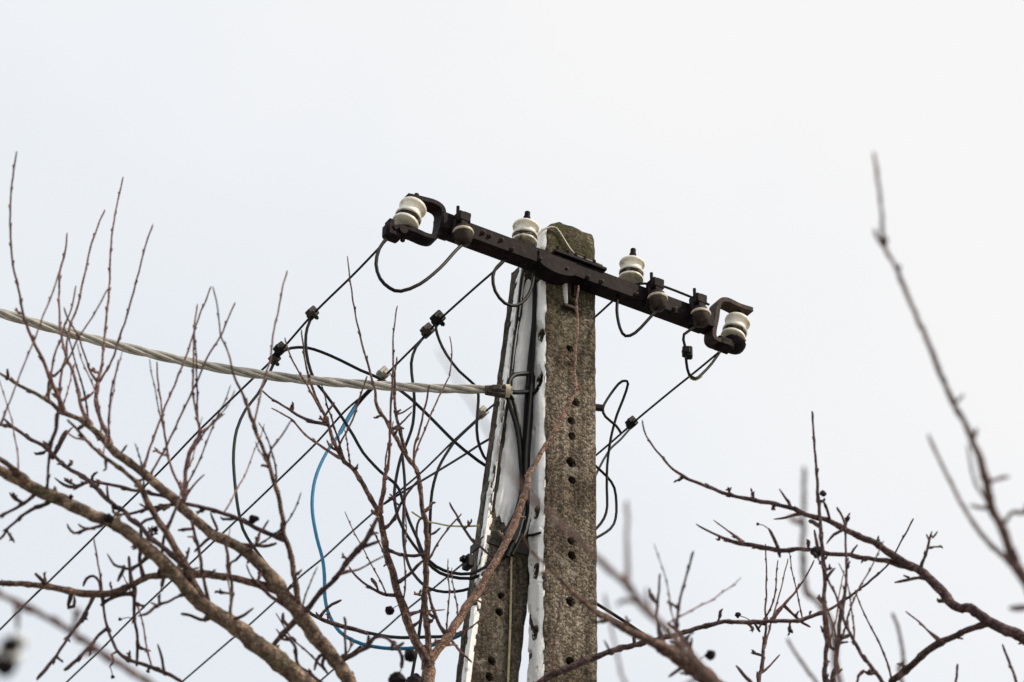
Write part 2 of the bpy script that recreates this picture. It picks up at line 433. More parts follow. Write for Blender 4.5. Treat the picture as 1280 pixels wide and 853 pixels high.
# left leaning post: front face set back to the rear edge of the right one
VL = DEP * 0.93
c1 = A(583, 853, VL); c2 = A(633.5, 480, VL)                 # front left corner line
l1, l2 = loc(c1), loc(c2)
LEAN = (l2[0] - l1[0]) / (l2[2] - l1[2])
u_at = lambda z: l1[0] + (z - l1[2]) * LEAN
WL = loc(A(647, 853, VL))[0] - l1[0]
_r = ray(566, 853); _t = (l1[0] - (CAMPOS - O).dot(U)) / _r.dot(U)
DL = max(0.06, loc(CAMPOS + _r * _t)[1] - VL)
ZLT = loc(A(660, 330, VL))[2]
uh, vh = WL / 2, DL / 2
zs = [ZB, -5.5, -4, -3] + [-2.3 + i * (ZLT + 2.3) / 100 for i in range(101)]
lp_ = obj('post', post_mesh(rounded(0, WL, VL, VL + DL, 0.008), zs, lambda a, b, z: (a + u_at(z), b, z)), M_CONC2, POLE, label='leaning grey concrete post half covered in snow')
drill(lp_, [pxh(x, y, VL, r, V) for x, y, r in ((627, 745, 5), (624, 765, 5), (615, 826, 5.2), (612, 846, 5.2))])

# snow frozen onto the posts: height fields that die out at their ragged edges
def snow(name, fn, s0, s1, t0, t1, ns_, nt_, place, parent):
    """fn(s,t) gives thickness; place(s,t,h) a point"""
    h = [[fn(s0 + (s1 - s0) * i / ns_, t0 + (t1 - t0) * j / nt_) for i in range(ns_ + 1)] for j in range(nt_ + 1)]
    mb = MB(); v = []; f = []; W = ns_ + 1; T = W * (nt_ + 1)
    for back in (0, 1):
        for j in range(nt_ + 1):
            for i in range(W):
                v.append(place(s0 + (s1 - s0) * i / ns_, t0 + (t1 - t0) * j / nt_, -0.004 if back else max(h[j][i], -0.003)))
    on = [[max(h[j][i], h[j][i + 1], h[j + 1][i], h[j + 1][i + 1]) > 0 for i in range(ns_)] for j in range(nt_)]
    for j in range(nt_):
        for i in range(ns_):
            if not on[j][i]: continue
            a = j * W + i
            q = (a, a + 1, a + 1 + W, a + W)
            f.append(q); f.append(tuple(x + T for x in q[::-1]))
            for (dj, di), e in (((-1, 0), (a, a + 1)), ((1, 0), (a + W + 1, a + W)), ((0, -1), (a + W, a)), ((0, 1), (a + 1, a + 1 + W))):
                jj, ii = j + dj, i + di
                if not (0 <= jj < nt_ and 0 <= ii < ns_ and on[jj][ii]): f.append((e[1], e[0], e[0] + T, e[1] + T))
    used = sorted({x for q in f for x in q}); ix = {x: k for k, x in enumerate(used)}
    mb.add([v[x] for x in used], [[ix[x] for x in q] for q in f])
    return obj(name, mb, M_SNOW, parent)
def nz(x, y, z=0.0): return noise.noise(Vector((x, y, z)))
def sm(x, a, b):
    t = max(0, min(1, (x - a) / (b - a))); return t * t * (3 - 2 * t)
hl = [loc(p)[1:] for p, _, _, _ in SIDEH]
def side_snow(s, t):             # s = v on the side face, t = z
    e = min(s - 0.004 - 0.005 * max(0, nz(t * 11, 1.3) + .4 * nz(t * 45, 4)), DEP - 0.006 - s + 0.010 * nz(t * 18, 7))
    h = 0.014 * sm(e, 0, 0.012) * (1 + 0.35 * nz(s * 20, t * 9)) - 0.001
    for (hv, hz) in hl: h = min(h, 0.6 * (math.hypot((s - hv) * 1.0, (t - hz) * 0.75) - 0.0195 - 0.005 * nz(s * 60, t * 60 + hz * 9)))
    h -= 0.02 * sm(nz(s * 35 + 4, t * 14) + 0.4 * nz(s * 90, t * 60) + 0.26 * sm(-t, 0.95, 1.2) * (0.4 + sm(s, DEP * .3, DEP)), 0.5, 0.68)
    zz = loc(B(675, 352, uFL))[2]
    h -= 0.03 * sm(t, zz - 0.015, zz + 0.01) * (1 - sm(t, zz + 0.10, zz + 0.12))
    return h
snow('snow_crust', side_snow, 0.001, DEP, -1.75, ZT - 0.05, 22, 330, lambda s, t, h: L(uFL - h, s, t), rp_)
zsn = loc(A(628, 655, VL))[2]; zst = loc(A(650, 345, VL))[2]
def face_snow(s, t):             # s = across the leaning face, t = z
    lo = 0.018 + 0.006 * nz(t * 12, 5)
    e = min(s - lo, WL + 0.02 - s)
    end = zsn + 0.05 * nz(s * 22, 2.2) + 0.03 * nz(s * 70, 9) - 0.06 * sm(s, 0.02, 0.1) * (1 - sm(s, 0.1, 0.16))
    h = 0.016 * sm(e, 0, 0.01) * (1 + 0.25 * nz(s * 14, t * 6)) * sm(t, end, end + 0.09) - 0.001
    h -= 0.03 * sm(t, zst - 0.03 + 0.03 * nz(s * 30, 1), zst + 0.02)
    return h
snow('snow_crust', face_snow, 0.0, WL, -1.5, 0.15, 46, 260, lambda s, t, h: L(u_at(t) + s, VL - h, t), lp_)
def edge_snow(s, t):             # strip of snow along the left arris
    h = 0.012 * sm(min(s, 1 - s), 0, 0.35) * (1 + 0.5 * nz(s, t * 9)) - 0.001
    return h - 0.016 * sm(nz(t * 7, s * 2.5, 3) + 0.8 * nz(t * 34, s * 4, 8), 0.12, 0.4)
snow('snow_crust', edge_snow, 0, 1, -1.75, 0.1, 8, 330, lambda s, t, h: L(u_at(t) - 0.001 - h * 0.75 + max(0, s - 0.6) * 0.03, VL + 0.035 - min(s, 0.6) * 0.062 - h * 0.7, t), lp_)
# wedge of snow caught in the broken pocket below the arm
def wedge(s, t):
    return 0.012 * sm(min(s - 0.1 - 0.6 * (1 - t), 0.9 - s), 0, 0.12) * sm(t, 0.0, 0.08) - 0.0008
p0, p1 = A(700, 347, 0), A(708, 384, 0)
snow('snow_crust', wedge, 0, 1, 0, 1, 14, 24, lambda s, t, h: L(loc(p0)[0] + s * 0.03, -h, loc(p1)[2] + t * (loc(p0)[2] - loc(p1)[2])), rp_)

# cross arm: a channel section bolted to the post face
VA0, VA1 = -0.064, -0.004
zA = (loc(A(590, 280, VA0))[2] + loc(A(865, 380, VA0))[2]) / 2
uA0 = loc(A(554, 285, VA0))[0]; uA1 = loc(A(893, 405, VA0))[0]
HA = 0.056
arm = MB()
sec = [(VA0, 0), (VA1, 0), (VA1, -0.007), (VA0 + 0.008, -0.007), (VA0 + 0.008, -HA + 0.007), (VA1, -HA + 0.007), (VA1, -HA), (VA0, -HA)]
nn = 24; vv = []; ff = []
for i in range(nn + 1):
    u_ = uA0 + (uA1 - uA0) * i / nn
    for (a, b) in sec: vv.append(L(u_, a, zA + b))
for i in range(nn):
    for k in range(8):
        q = (k + 1) % 8; ff.append((i * 8 + k, i * 8 + q, (i + 1) * 8 + q, (i + 1) * 8 + k))
ff += [(0, 7, 4, 3), (0, 3, 2, 1), (4, 7, 6, 5)]
e0 = nn * 8; ff += [(e0, e0 + 3, e0 + 4, e0 + 7), (e0, e0 + 1, e0 + 2, e0 + 3), (e0 + 4, e0 + 5, e0 + 6, e0 + 7)]
arm.add(vv, ff)
ARM = obj('cross_arm', arm, M_STEEL, POLE, label='dark rusty steel cross arm')
for x, y in ((604, 291), (612, 295), (627, 300), (640, 320), (675, 330), (752, 352), (795, 368), (843, 386), (708, 340), (735, 350)):
    q = A(x, y, VA0); q = L(loc(q)[0], VA0, max(min(loc(q)[2], zA - 0.012), zA - HA + 0.012))
    obj('bolt', MB().lathe(q + V * 0.002, -V, [(0.009, 0), (0.009, 0.005), (0.005, 0.007), (0.005, 0.012)], 6), M_RUST, ARM, smooth=False)
# clamp plates that hold the arm to the post
def uz(x, y, v): l = loc(A(x, y, v)); return l[0], l[2]
cp = MB()
ca, cb = uz(673, 335, VA0)[0], uz(720, 345, VA0)[0]
n = 14; vv = []
for k in (VA0 - 0.005, VA1):
    for i in range(n + 1):
        t = i / n; vv.append(L(ca + (cb - ca) * t, k, zA - HA + 0.004 - 0.024 * math.sin(math.pi * t) ** 0.6))
    vv.append(L(cb, k, zA - 0.01)); vv.append(L(ca, k, zA - 0.01))
m = n + 3
cp.add(vv, [tuple(range(m))[::-1], tuple(range(m, 2 * m))] + [(i, (i + 1) % m, m + (i + 1) % m, m + i) for i in range(m)])
obj('clamp_plate', cp, M_STEEL, POLE)
tp = MB(); a_, b_ = uz(692, 318, VA0)[0], uz(757, 336, VA0)[0]
tp.bbox(L((a_ + b_) / 2, VA0 + 0.02, zA + 0.010), UZ, ((b_ - a_) / 2, 0.03, 0.006), 0.002)
for t in (0.1, 0.3, 0.45, 0.62, 0.8): tp.lathe(L(a_ + (b_ - a_) * t, VA0 + 0.006, zA + 0.012), Z, [(0.011, 0), (0.011, 0.012), (0.006, 0.014), (0.006, 0.026)], 6)
obj('clamp_plate', tp, M_STEEL, POLE)
# bracket pocket under the arm on the post face
bp = MB(); q = A(716, 362, 0)
bp.bbox(q + Z * 0.0 - V * 0.006, UZ, (0.006, 0.012, 0.035), 0.002); bp.bbox(A(709, 358, 0) - V * 0.008, UZ, (0.003, 0.012, 0.04), 0.001)
obj('bracket', bp, M_RUST, POLE)
bp = MB().bbox(A(712, 387, 0) - V * 0.008, UZ, (0.032, 0.012, 0.006), 0.002)
obj('bracket', bp, M_RUST, POLE)

# insulators
def tilt(deg): return (Z * math.cos(math.radians(deg)) + U * math.sin(math.radians(deg))).normalized()
def insulator(c, ax, r, h, parent, pin):
    k = h / 0.125
    prof = [(.5, -58), (.86, -57), (.98, -54), (1.0, -49), (.98, -44), (.86, -41), (.80, -37), (.79, -27), (.82, -22), (.97, -19), (1.0, -15), (.99, -11), (.90, -8), (.80, -3),
        (.76, 5), (.76, 16), (.80, 24), (.90, 30), (1.0, 33), (1.03, 38), (1.01, 44), (.93, 49), (.72, 54), (.4, 56)]
    body = MB().lathe(c, ax, [(r * a, b * k / 1000) for a, b in prof], 28)
    o = obj('insulator', body, M_PORC, parent)
    tie = MB()
    for dz in (-0.036, -0.0305, -0.025):
        pts = []
        for i in range(17):
            t = 2 * math.pi * i / 16
            x = ax.orthogonal().normalized(); y = ax.cross(x)
            pts.append(c + ax * (dz * k + 0.0015 * math.sin(3 * t)) + (x * math.cos(t) + y * math.sin(t)) * (r * (.86 + .03 * math.sin(5 * t + dz * 900))))
        tie.tube(pts, 0.0040, 6)
    obj('tie_wire', tie, M_TIE, o)
    if pin: obj('bolt', MB().lathe(c + ax * 0.055 * k, ax, [(0.012, 0), (0.012, 0.032), (0.0095, 0.034), (0.0095, 0.052), (0.007, 0.054)], 10), M_STEEL, o)
    return o
VS = -0.034
insulator(A(512, 268.5, VS), tilt(19), 0.0445, 0.108, POLE, False)
insulator(A(919.5, 411, VS), tilt(17), 0.0435, 0.104, POLE, False)
insulator(A(656.5, 292.5, VS), tilt(5), 0.0435, 0.09, POLE, True)
insulator(A(789.5, 338.5, VS), tilt(5), 0.0425, 0.09, POLE, True)

def strap(path, v0, v1, th, name, m, parent, widths=None):
    pts = [Vector(uz(x, y, (v0 + v1) / 2)) for x, y in path]
    pts = [Vector(q) for q in crom([tuple(p) for p in pts], 4)]
    mb = MB(); n = len(pts); vv = []
    for i, p in enumerate(pts):
        t = (pts[min(i + 1, n - 1)] - pts[max(i - 1, 0)]).normalized(); nr = Vector((-t.y, t.x))
        for s_, v_ in ((1, v0), (1, v1), (-1, v1), (-1, v0)):
            q = p + nr * (th / 2 * s_); vv.append(L(q.x, v_, q.y))
    ff = [(i * 4 + k, i * 4 + (k + 1) % 4, (i + 1) * 4 + (k + 1) % 4, (i + 1) * 4 + k) for i in range(n - 1) for k in range(4)]
    ff += [(3, 2, 1, 0), tuple((n - 1) * 4 + k for k in range(4))]
    mb.add(vv, ff); return obj(name, mb, m, parent)
SB = strap([(506, 249), (524, 253), (541, 258), (549.5, 266), (549, 280), (546, 293), (540, 300), (530, 299), (516, 293), (500, 288), (488, 289)], -0.06, -0.008, 0.016, 'strain_bracket', M_STEEL, POLE)
obj('bolt', MB().tube([A(521, 243, VS), A(503, 301, VS)], 0.008, 8), M_STEEL, SB)
obj('clevis', MB().bbox(A(490, 291, VS), UZ, (0.028, 0.022, 0.026), 0.008).bbox(A(487, 283, VS), UZ, (0.010, 0.018, 0.022), 0.004).lathe(A(499, 292, VS), V, [(0.016, -0.03), (0.016, 0.03)], 8), M_STEEL, SB)
SB2 = strap([(936, 391), (920, 386), (905, 379), (896, 380), (893, 388), (891, 402), (888, 417), (889, 426), (898, 430), (912, 432), (926, 428)], -0.06, -0.008, 0.016, 'strain_bracket', M_RUST, POLE)
obj('bolt', MB().tube([A(925, 382, VS), A(912, 440, VS)], 0.008, 8), M_STEEL, SB2)
obj('clevis', MB().bbox(A(904, 431, VS), UZ, (0.034, 0.026, 0.020), 0.008).lathe(A(917, 432, VS), tilt(17), [(0.02, -0.022), (0.036, -0.008), (0.041, 0.012)], 14), M_STEEL, SB2)
# end plates that carry the strain brackets
obj('end_plate', MB().bbox(L(uA0 + 0.018, (VA0 + VA1) / 2 - 0.004, zA - HA / 2 - 0.002), UZ, (0.024, 0.034, 0.033), 0.004), M_STEEL, ARM)
obj('end_plate', MB().bbox(L(uA1 - 0.045, (VA0 + VA1) / 2 - 0.004, zA - HA / 2 - 0.002), UZ, (0.024, 0.034, 0.033), 0.004), M_STEEL, ARM)

# small fuse holders clamped to the arm
def fuse(x, y):
    c = A(x, y, VA0 - 0.034); c = L(loc(c)[0], VA0 - 0.034, loc(c)[2])
    o = obj('fuse_holder', MB().lathe(c, Z, [(0.008, -0.046), (0.014, -0.044), (0.024, -0.038), (0.030, -0.022), (0.031, -0.006), (0.026, -0.003), (0.024, 0.022)], 18), M_RUST, POLE)
    obj('porcelain_ring', MB().lathe(c, Z, [(0.024, -0.004), (0.033, -0.003), (0.0345, 0.001), (0.033, 0.006), (0.024, 0.009)], 22), M_TAN, o)
    zt = zA + 0.012 - c.z + O.z
    cl = MB().bbox(c + Z * 0.060 + V * 0.014, UZ, (0.022, 0.026, 0.020), 0.005)
    cl.bbox(c + V * 0.02 + Z * 0.01, UZ, (0.030, 0.014, 0.040), 0.004)
    cl.bbox(c + Z * 0.025 + V * 0.004, UZ, (0.014, 0.014, 0.020), 0.003)
    cl.bbox(c + Z * 0.076 + U * 0.012 + V * 0.014, UZ, (0.014, 0.02, 0.009), 0.003)
    obj('clamp', cl, M_STEEL, o)
    obj('pin', MB().lathe(c + Z * 0.075 - U * 0.016 + V * 0.01, Z, [(0.0055, -0.02), (0.0055, 0.030)], 8), M_STEEL, o)
    obj('bolt', MB().lathe(L(loc(c)[0] - 0.02, VA0 + 0.012, zA - HA + 0.004), -Z, [(0.010, 0), (0.010, 0.012), (0.006, 0.016), (0.006, 0.022)], 6), M_STEEL, o)
fuse(579, 291); fuse(822, 373.5); fuse(876, 393)

# strap and hook for the bundled cable, collar strap low on the leaning post
hk = MB()
pts = [A(x, y, v) for x, y, v in ((668, 467, VL - .03), (655, 467, VL - .05), (643, 469, VL - .06), (636.5, 476, VL - .065), (636, 485, VL - .065), (641, 490, VL - .06), (655, 490, VL - .05), (672, 489, VL - .08), (676, 489, uFL))]
pts = [A(x, y, v) for x, y, v in ((668, 467, VL - .02), (655, 467, VL - .05), (643, 469, VL - .06), (636.5, 476, VL - .065), (636, 485, VL - .065), (641, 490, VL - .06), (655, 490, VL - .05), (666, 489, VL - .05), (674, 489, VL - .05))]
hk.tube([Vector(q) for q in crom([tuple(p) for p in pts], 4)], 0.0075, 8)
HK = obj('cable_hook', hk, M_BLACK, POLE)
wp = A(676, 490, VL - 0.05)
obj('washer', MB().lathe(wp, U, [(0.03, -0.004), (0.03, 0.004)], 16).lathe(wp - U * 0.004, -U, [(0.012, 0), (0.012, 0.014)], 6), M_STEEL, HK)
cs = MB(); zc = loc(A(610, 675, VL))[2]
for (s0_, s1_) in (((-0.004, VL - 0.004), (WL + 0.004, VL - 0.004)), ((-0.004, VL + DL), (-0.004, VL - 0.004))):
    a, b = L(u_at(zc) + s0_[0], s0_[1], zc), L(u_at(zc) + s1_[0], s1_[1], zc)
    d = (b - a).normalized(); n_ = d.cross(Z)
    cs.bbox((a + b) / 2, (d, n_, Z), ((b - a).length / 2 + 0.003, 0.003, 0.014), 0.001)
obj('collar_strap', cs, M_CONN, POLE)
cs = MB(); za = loc(B(672, 673, uFL))[2]
cs.tube([L(uFL - 0.018, -0.004, za - 0.008), L(uFL - 0.018, DEP * .5, za + 0.008), L(uFL - 0.016, DEP, za + 0.03), L(uFL + 0.02, DEP + 0.006, za + .04)], 0.004, 6)
obj('band_wire', cs, M_BLACK, POLE)
hk2 = MB().bbox(A(585, 703, VL + 0.03), UZ, (0.012, 0.02, 0.022), 0.004).bbox(A(581, 699, VL + 0.03), UZ, (0.014, 0.012, 0.008), 0.003)
obj('wire_clip', hk2, M_BLACK, POLE)
rs = MB().tube([A(742, 509, 0.04), A(752, 510, 0.04)], 0.012, 8)
obj('wire_clip', rs, M_BLACK, POLE)

# ------------------------------------------------------------------ wires and cables
def connector(p, d, s, parent, m=M_CONN, name='connector'):
    d = d.normalized(); x = d.cross(FW).normalized(); y = d.cross(x)
    rr = random.Random(int(abs(p.x * 9999)))
    mb = MB()
    mb.bbox(p, (d, x, y), (s * .60, s * .34, s * .36), s * .12)
    mb.bbox(p + x * s * .25 + d * s * .12, (d, x, y), (s * .38, s * .36, s * .5), s * .1)
    mb.lathe(p + d * s * rr.uniform(-.2, .2), x if rr.random() > .5 else -x, [(s * .2, 0), (s * .2, s * .56), (s * .12, s * .58), (s * .12, s * .66)], 6)
    return obj(name, mb, m, parent, smooth=False)
def cable(name, label, cat, pts, r, m, group=None, n=8, step=0.03):
    r = r * 0.85
    q = crom([tuple(p) for p in pts], lambda a, b: min(24, max(2, int((Vector(b) - Vector(a)).length / step))))
    o = obj(name, MB().tube([Vector(x) for x in q], r, n), m, base=pts[0], label=label, cat=cat, group=group)
    return o
def span(uu, pix, far, r, label, m=M_BLACK):
    pts = [B(x, y, uu) for x, y in pix]
    d = (pts[-1] - pts[-2]).normalized()
    d2 = (V + Z * (d.z / max(d.dot(V), 0.1)) * 0.6).normalized()
    pts += [pts[-1] + d * 4, pts[-1] + d * 4 + d2 * far]
    return cable('overhead_wire', label, 'wire', pts, r, m), pts
u1 = loc(A(486, 296, VS))[0]
pix1 = [(486, 297), (470, 314), (440, 345), (391, 393), (345, 445), (310, 479), (250, 537), (200, 589), (150, 638), (118, 671), (62, 726), (35, 752), (0, 787)]
w1, p1_ = span(u1, pix1, 14, 0.0047, 'black overhead wire from the outer left strain insulator, farthest from the concrete posts')
u2 = loc(A(632, 324, VS))[0]
pix2 = [(634, 322), (622, 335), (590, 363), (548, 401), (534, 417), (505, 446), (480, 471), (461, 489), (432, 513), (395, 554), (345, 603), (300, 646), (280, 665), (206, 734), (167, 771), (124, 814), (84, 852)]
w2, p2_ = span(u2, pix2, 12, 0.0047, 'black overhead wire tied beside the pin insulator left of the post, feeding the blue lead')
u3 = loc(A(780, 366, VS))[0]
pix3 = [(782, 363), (765, 377), (744, 396), (690, 443), (640, 487), (606, 515), (593, 527), (566, 552), (525, 592), (470, 638), (434, 670), (407, 695), (374, 722), (349, 747), (306, 786), (286, 802), (229, 851)]
w3, p3_ = span(u3, pix3, 12, 0.0045, 'black overhead wire passing behind both posts from the pin insulator right of the post')
u4 = loc(A(897, 441, VS))[0]
pix4 = [(899, 440), (870, 464), (840, 488), (800, 521), (790, 530), (745, 569), (690, 613), (640, 655), (582, 702), (541, 736), (511, 760), (498, 771), (474, 792), (419, 835), (404, 848)]
w4, p4_ = span(u4, pix4, 12, 0.0044, 'black overhead wire from the right strain insulator crossing behind the posts')
def onw(uu, x, y): return B(x, y, uu)
for w, uu, ls in ((w1, u1, (((391, 393), 0.036, M_CONN), ((351, 438), 0.038, M_BLACK), ((344, 450), 0.034, M_CONN))),
                  (w2, u2, (((548, 400), 0.042, M_BLACK), ((535, 415), 0.040, M_CONN), ((480, 469), 0.040, M_GALV))),
                  (w3, u3, (((604, 517), 0.036, M_GALV),)), (w4, u4, (((790, 530), 0.036, M_BLACK),))):
    for (x, y), s, m in ls: connector(onw(uu, x, y), -V, s, w, m)

def vpath(pix, v0, v1, mid=None):
    """points on the sight lines, moving from depth plane v0 to v1 along the cable"""
    le = [0]
    for a, b in zip(pix, pix[1:]): le.append(le[-1] + math.hypot(b[0] - a[0], b[1] - a[1]))
    out = []
    for (x, y), l in zip(pix, le):
        t = l / le[-1]
        v = v0 + (v1 - v0) * (t * t * (3 - 2 * t))
        if mid is not None: v += mid * math.sin(math.pi * t)
        out.append(A(x, y, v))
    return out
vof = lambda uu, x, y: loc(B(x, y, uu))[1]
G_J = 'jumper leads under the cross arm'
cable('jumper_lead', 'black jumper lead looping from left strain insulator to the fuse holder', 'cable', vpath([(484, 297), (474, 311), (470, 330), (475, 348), (487, 360), (501, 364), (525, 355), (550, 335), (570, 313), (580, 304)], VS, VA0 - .034, -.05), 0.0068, M_BLACK)
cable('jumper_lead', 'black jumper lead looping in front of the snowy leaning post below the arm', 'cable', vpath([(633, 323), (621, 334), (616, 346), (619, 364), (631, 379), (645, 382), (657, 374), (665, 358), (668, 338)], VS, VS, -.03), 0.0066, M_BLACK)
cable('jumper_lead', 'black jumper lead hanging in a narrow loop below the right pin insulator', 'cable', vpath([(773, 366), (771, 388), (775, 410), (782, 420), (794, 416), (808, 402), (822, 386)], VS, VA0 - .034, -.03), 0.0062, M_BLACK)
j4 = cable('jumper_lead', 'black angular jumper lead with a clamp and a yellowish bend near the right strain insulator', 'cable', vpath([(874, 406), (855, 418), (856, 432), (858, 453), (861, 467), (869, 473), (877, 468), (890, 454), (901, 438)], VA0 - .034, VS), 0.0058, M_BLACK)
connector(A(861, 441, VA0 - .03), Z, 0.036, j4, M_BLACK)
obj('bare_bend', MB().tube([Vector(q) for q in crom([tuple(A(x, y, VS - .012)) for x, y in ((861.5, 468), (865, 472.5), (870, 473.5), (876, 470))], 4)], 0.0064, 8), M_OLD, j4)
cable('feeder_wire', 'thin black wire running along the top of the cross arm between fuse holders', 'cable', [L(loc(A(790, 352, VS))[0], VS - .02, zA + .006), L(loc(A(815, 362, VS))[0], VS - .03, zA + 0.03), L(loc(A(860, 378, VS))[0], VS - .03, zA + 0.03), L(loc(A(880, 385, VS))[0], VS - .03, zA + 0.026)], 0.005, M_BLACK)
cable('ground_wire', 'grey wire bent over the mossy crown of the concrete post', 'cable', [A(x, y, v) for x, y, v in ((666, 312, -.03), (669, 300, -.015), (677, 288.5, -.01), (688, 284, -.008), (696, 286, -.008), (703, 296, -.008), (711, 309, -.008), (718, 317, -.012), (726, 322, -.045), (740, 327, -.055), (753, 332, -.06))], 0.0042, M_GALV)
# cables dropping from the connectors to the posts
def drop(label, pix, v0, v1, r, m, mid=None, name='drop_cable'): return cable(name, label, 'cable', vpath(pix, v0, v1, mid), r, m)
vb = VL + DL + 0.02
drop('black cable dropping from the uppermost connector of the outer left wire', [(390, 396), (384, 410), (382, 428), (385, 452), (393, 475), (404, 489), (423, 515), (442, 545), (454, 566), (475, 589), (491, 602), (499, 612), (504, 628), (512, 652), (522, 674), (530, 693), (545, 708), (565, 716), (588, 717), (608, 708), (622, 697), (640, 672)], vof(u1, 391, 393), VL - .04, 0.0060, M_BLACK)
drop('long black cable sagging from the outer wire across the steel bundle to the leaning post', [(352, 440), (364, 435), (383, 434.5), (402, 440), (425, 450), (451, 463), (470, 471), (503, 490), (531, 515), (568, 552), (590, 570), (607, 582), (640, 600)], vof(u1, 351, 438), vb + .04, 0.0062, M_BLACK)
drop('black cable dropping from the second wire behind the pale bundle into a loop', [(533, 418), (520, 434), (514, 454), (516, 478), (518, 500), (516, 530), (509, 552), (501, 572), (495, 599), (493, 622), (498, 648), (510, 671), (524, 690), (541, 710), (560, 720), (590, 723), (612, 712), (630, 694), (646, 668)], vof(u2, 535, 415), VL - .03, 0.0060, M_BLACK)
drop('black cable from the top connector of the second wire bending down beside the leaning post', [(546, 405), (545, 411), (549, 425), (558, 443), (574, 464), (593, 481), (598, 494), (597, 513), (596, 538), (600, 560), (612, 580), (640, 600)], vof(u2, 548, 400), vb + .03, 0.0058, M_BLACK)
drop('black cable arcing down from the third wire to the fork of the young tree', [(604, 518), (590, 531), (577, 543), (566, 555), (552, 577), (545, 594), (540, 615), (538, 640), (536.5, 681), (533, 712), (530, 743), (525, 782), (522, 805), (514, 850), (505, 900)], vof(u3, 604, 517), 0.9, 0.0064, M_BLACK)
drop('thin black wire running flat behind the leaning post to the cable tangle', [(650, 528), (606, 552), (578, 570), (547, 589), (527, 601), (505, 614), (480, 630)], vb + .03, vb + .9, 0.0048, M_BLACK)
drop('black cable making the outermost low loop under the collar strap', [(503, 570), (506, 605), (504.5, 640), (504, 665), (506, 688), (513, 711), (526, 728), (538, 736), (556, 740), (579, 738), (600, 730), (616, 716), (634, 690), (648, 655)], vb + .5, VL - .035, 0.0058, M_BLACK)
drop('short black cable curl beside the reddish forked stem', [(531, 645), (524, 650), (521, 660), (521, 672), (524, 684), (531, 694)], vb + .2, vb + .15, 0.0046, M_GREY)
drop('thin yellowed wire sagging from the leaning post to the left', [(600, 657), (580, 658), (560, 657), (545, 654), (532, 651), (515, 640)], VL + .04, vb + .3, 0.0036, M_OLD)
drop('dark green cable curving from the outer wire down behind the tan limbs', [(343, 452), (335, 470), (322, 493), (307, 512), (296, 537), (292, 565), (292.5, 590), (296, 625), (301, 652), (309, 672), (337, 711), (360, 740), (390, 768), (419, 781), (451, 789), (487, 796), (512, 797), (537, 796), (561, 795), (590, 786), (620, 770)], vof(u1, 344, 450), VL + .02 + DL, 0.0062, M_GREEN, mid=0.15)
bl = [(479, 472), (461, 489), (450, 501), (440, 515), (425, 541), (408, 566), (396, 592), (391, 615), (390.5, 640), (396, 672), (403, 698), (405.5, 720), (406, 745), (411, 768), (424, 789), (442, 801), (465, 808), (495, 811), (525, 809), (550, 804), (575, 794), (600, 780)]
BLUE = drop('bright blue cable dropping from the second wire and curving back to the leaning post', bl[1:], vof(u2, 470, 481), vb + .02, 0.0068, M_BLUE, mid=0.05)
obj('black_tail', MB().tube([Vector(q) for q in crom([tuple(p) for p in vpath(bl[:5], vof(u2, 480, 470), vof(u2, 461, 489) )], 5)], 0.0076, 8), M_BLACK, BLUE)
# right hand side
drop('black cable making a tall narrow loop to the right of the post', [(776, 541), (770, 532), (757, 521), (753.5, 511), (759, 499), (773, 480), (781, 476), (785, 480), (779, 499), (771, 519), (765, 541), (762, 557), (759, 582), (758.5, 610), (759, 633), (755, 648), (745, 661), (730, 672)], 0.05, DEP + .02, 0.0054, M_BLACK, mid=.04)
drop('black cable bowing out low to the right of the post', [(728, 565), (744, 582), (759, 596), (768, 610), (770.5, 630), (769.5, 648), (763, 661), (744, 673), (728, 680)], DEP + .02, DEP + .02, 0.0052, M_BLACK, mid=.06)
drop('thin black lead from the right wire connector back behind the post', [(788, 535), (776, 549), (764, 560), (756, 572), (750, 583), (744, 595), (735, 612)], vof(u4, 790, 530), DEP + .05, 0.0048, M_BLACK)
for k, (dx, lab) in enumerate(((0, 'upper black cable leaving the post low on the right above a thick branch'), (1, 'lower black cable leaving the post low on the right against a thick branch'))):
    cable('service_cable', lab, 'cable', [A(725, 742 + 12 * k, DEP + .04), A(748, 756 + 9 * k, DEP + .03), A(775, 773 + 6 * k, 0.12), A(805, 793 + 3 * k, .1), A(850, 822, .1), A(920, 870, 0.1), A(1050, 960, 0.2), A(1500, 1250, .5)], 0.0064, M_BLACK)
# cables running down between the two posts
G_D = 'black cables strapped down the gap between the posts'
DN = [([(668, 352), (667, 400), (662, 450), (658, 500), (655, 560), (652, 620), (640, 668), (622, 700)], .040, .0075),
      ([(668.5, 352), (668, 410), (665, 460), (662, 510), (658, 560), (655, 620), (648, 660), (634, 696)], .046, .0075),
      ([(668, 345), (667.5, 400), (665, 450), (662, 500), (659, 545), (657, 590), (654, 630), (644, 670)], .032, .0068),
      ([(633, 489), (641, 500), (646, 520), (650, 545), (653, 580), (655, 620), (648, 650), (636, 680)], .036, .0080),
      ([(633, 492), (638, 510), (644, 528), (648, 548), (651, 580), (652, 610), (645, 640), (630, 668)], .044, .0080),
      ([(667, 470), (664, 520), (661, 560), (660, 600), (659, 640), (652, 670), (640, 694)], .03, .0075),
      ([(664, 480), (660, 530), (657, 570), (656, 620), (650, 650), (641, 676)], .055, .007)]
for k, (pix, dv, r) in enumerate(DN):
    cable('down_cable', 'black cable curving down from the taped end of the pale cable bundle' if k in (3, 4) else 'black cable strapped straight down the gap between the two posts', 'cable', [A(x, y, VL - dv) for x, y in pix], r, M_BLACK, group='black cables leaving the bundle' if k in (3, 4) else G_D)
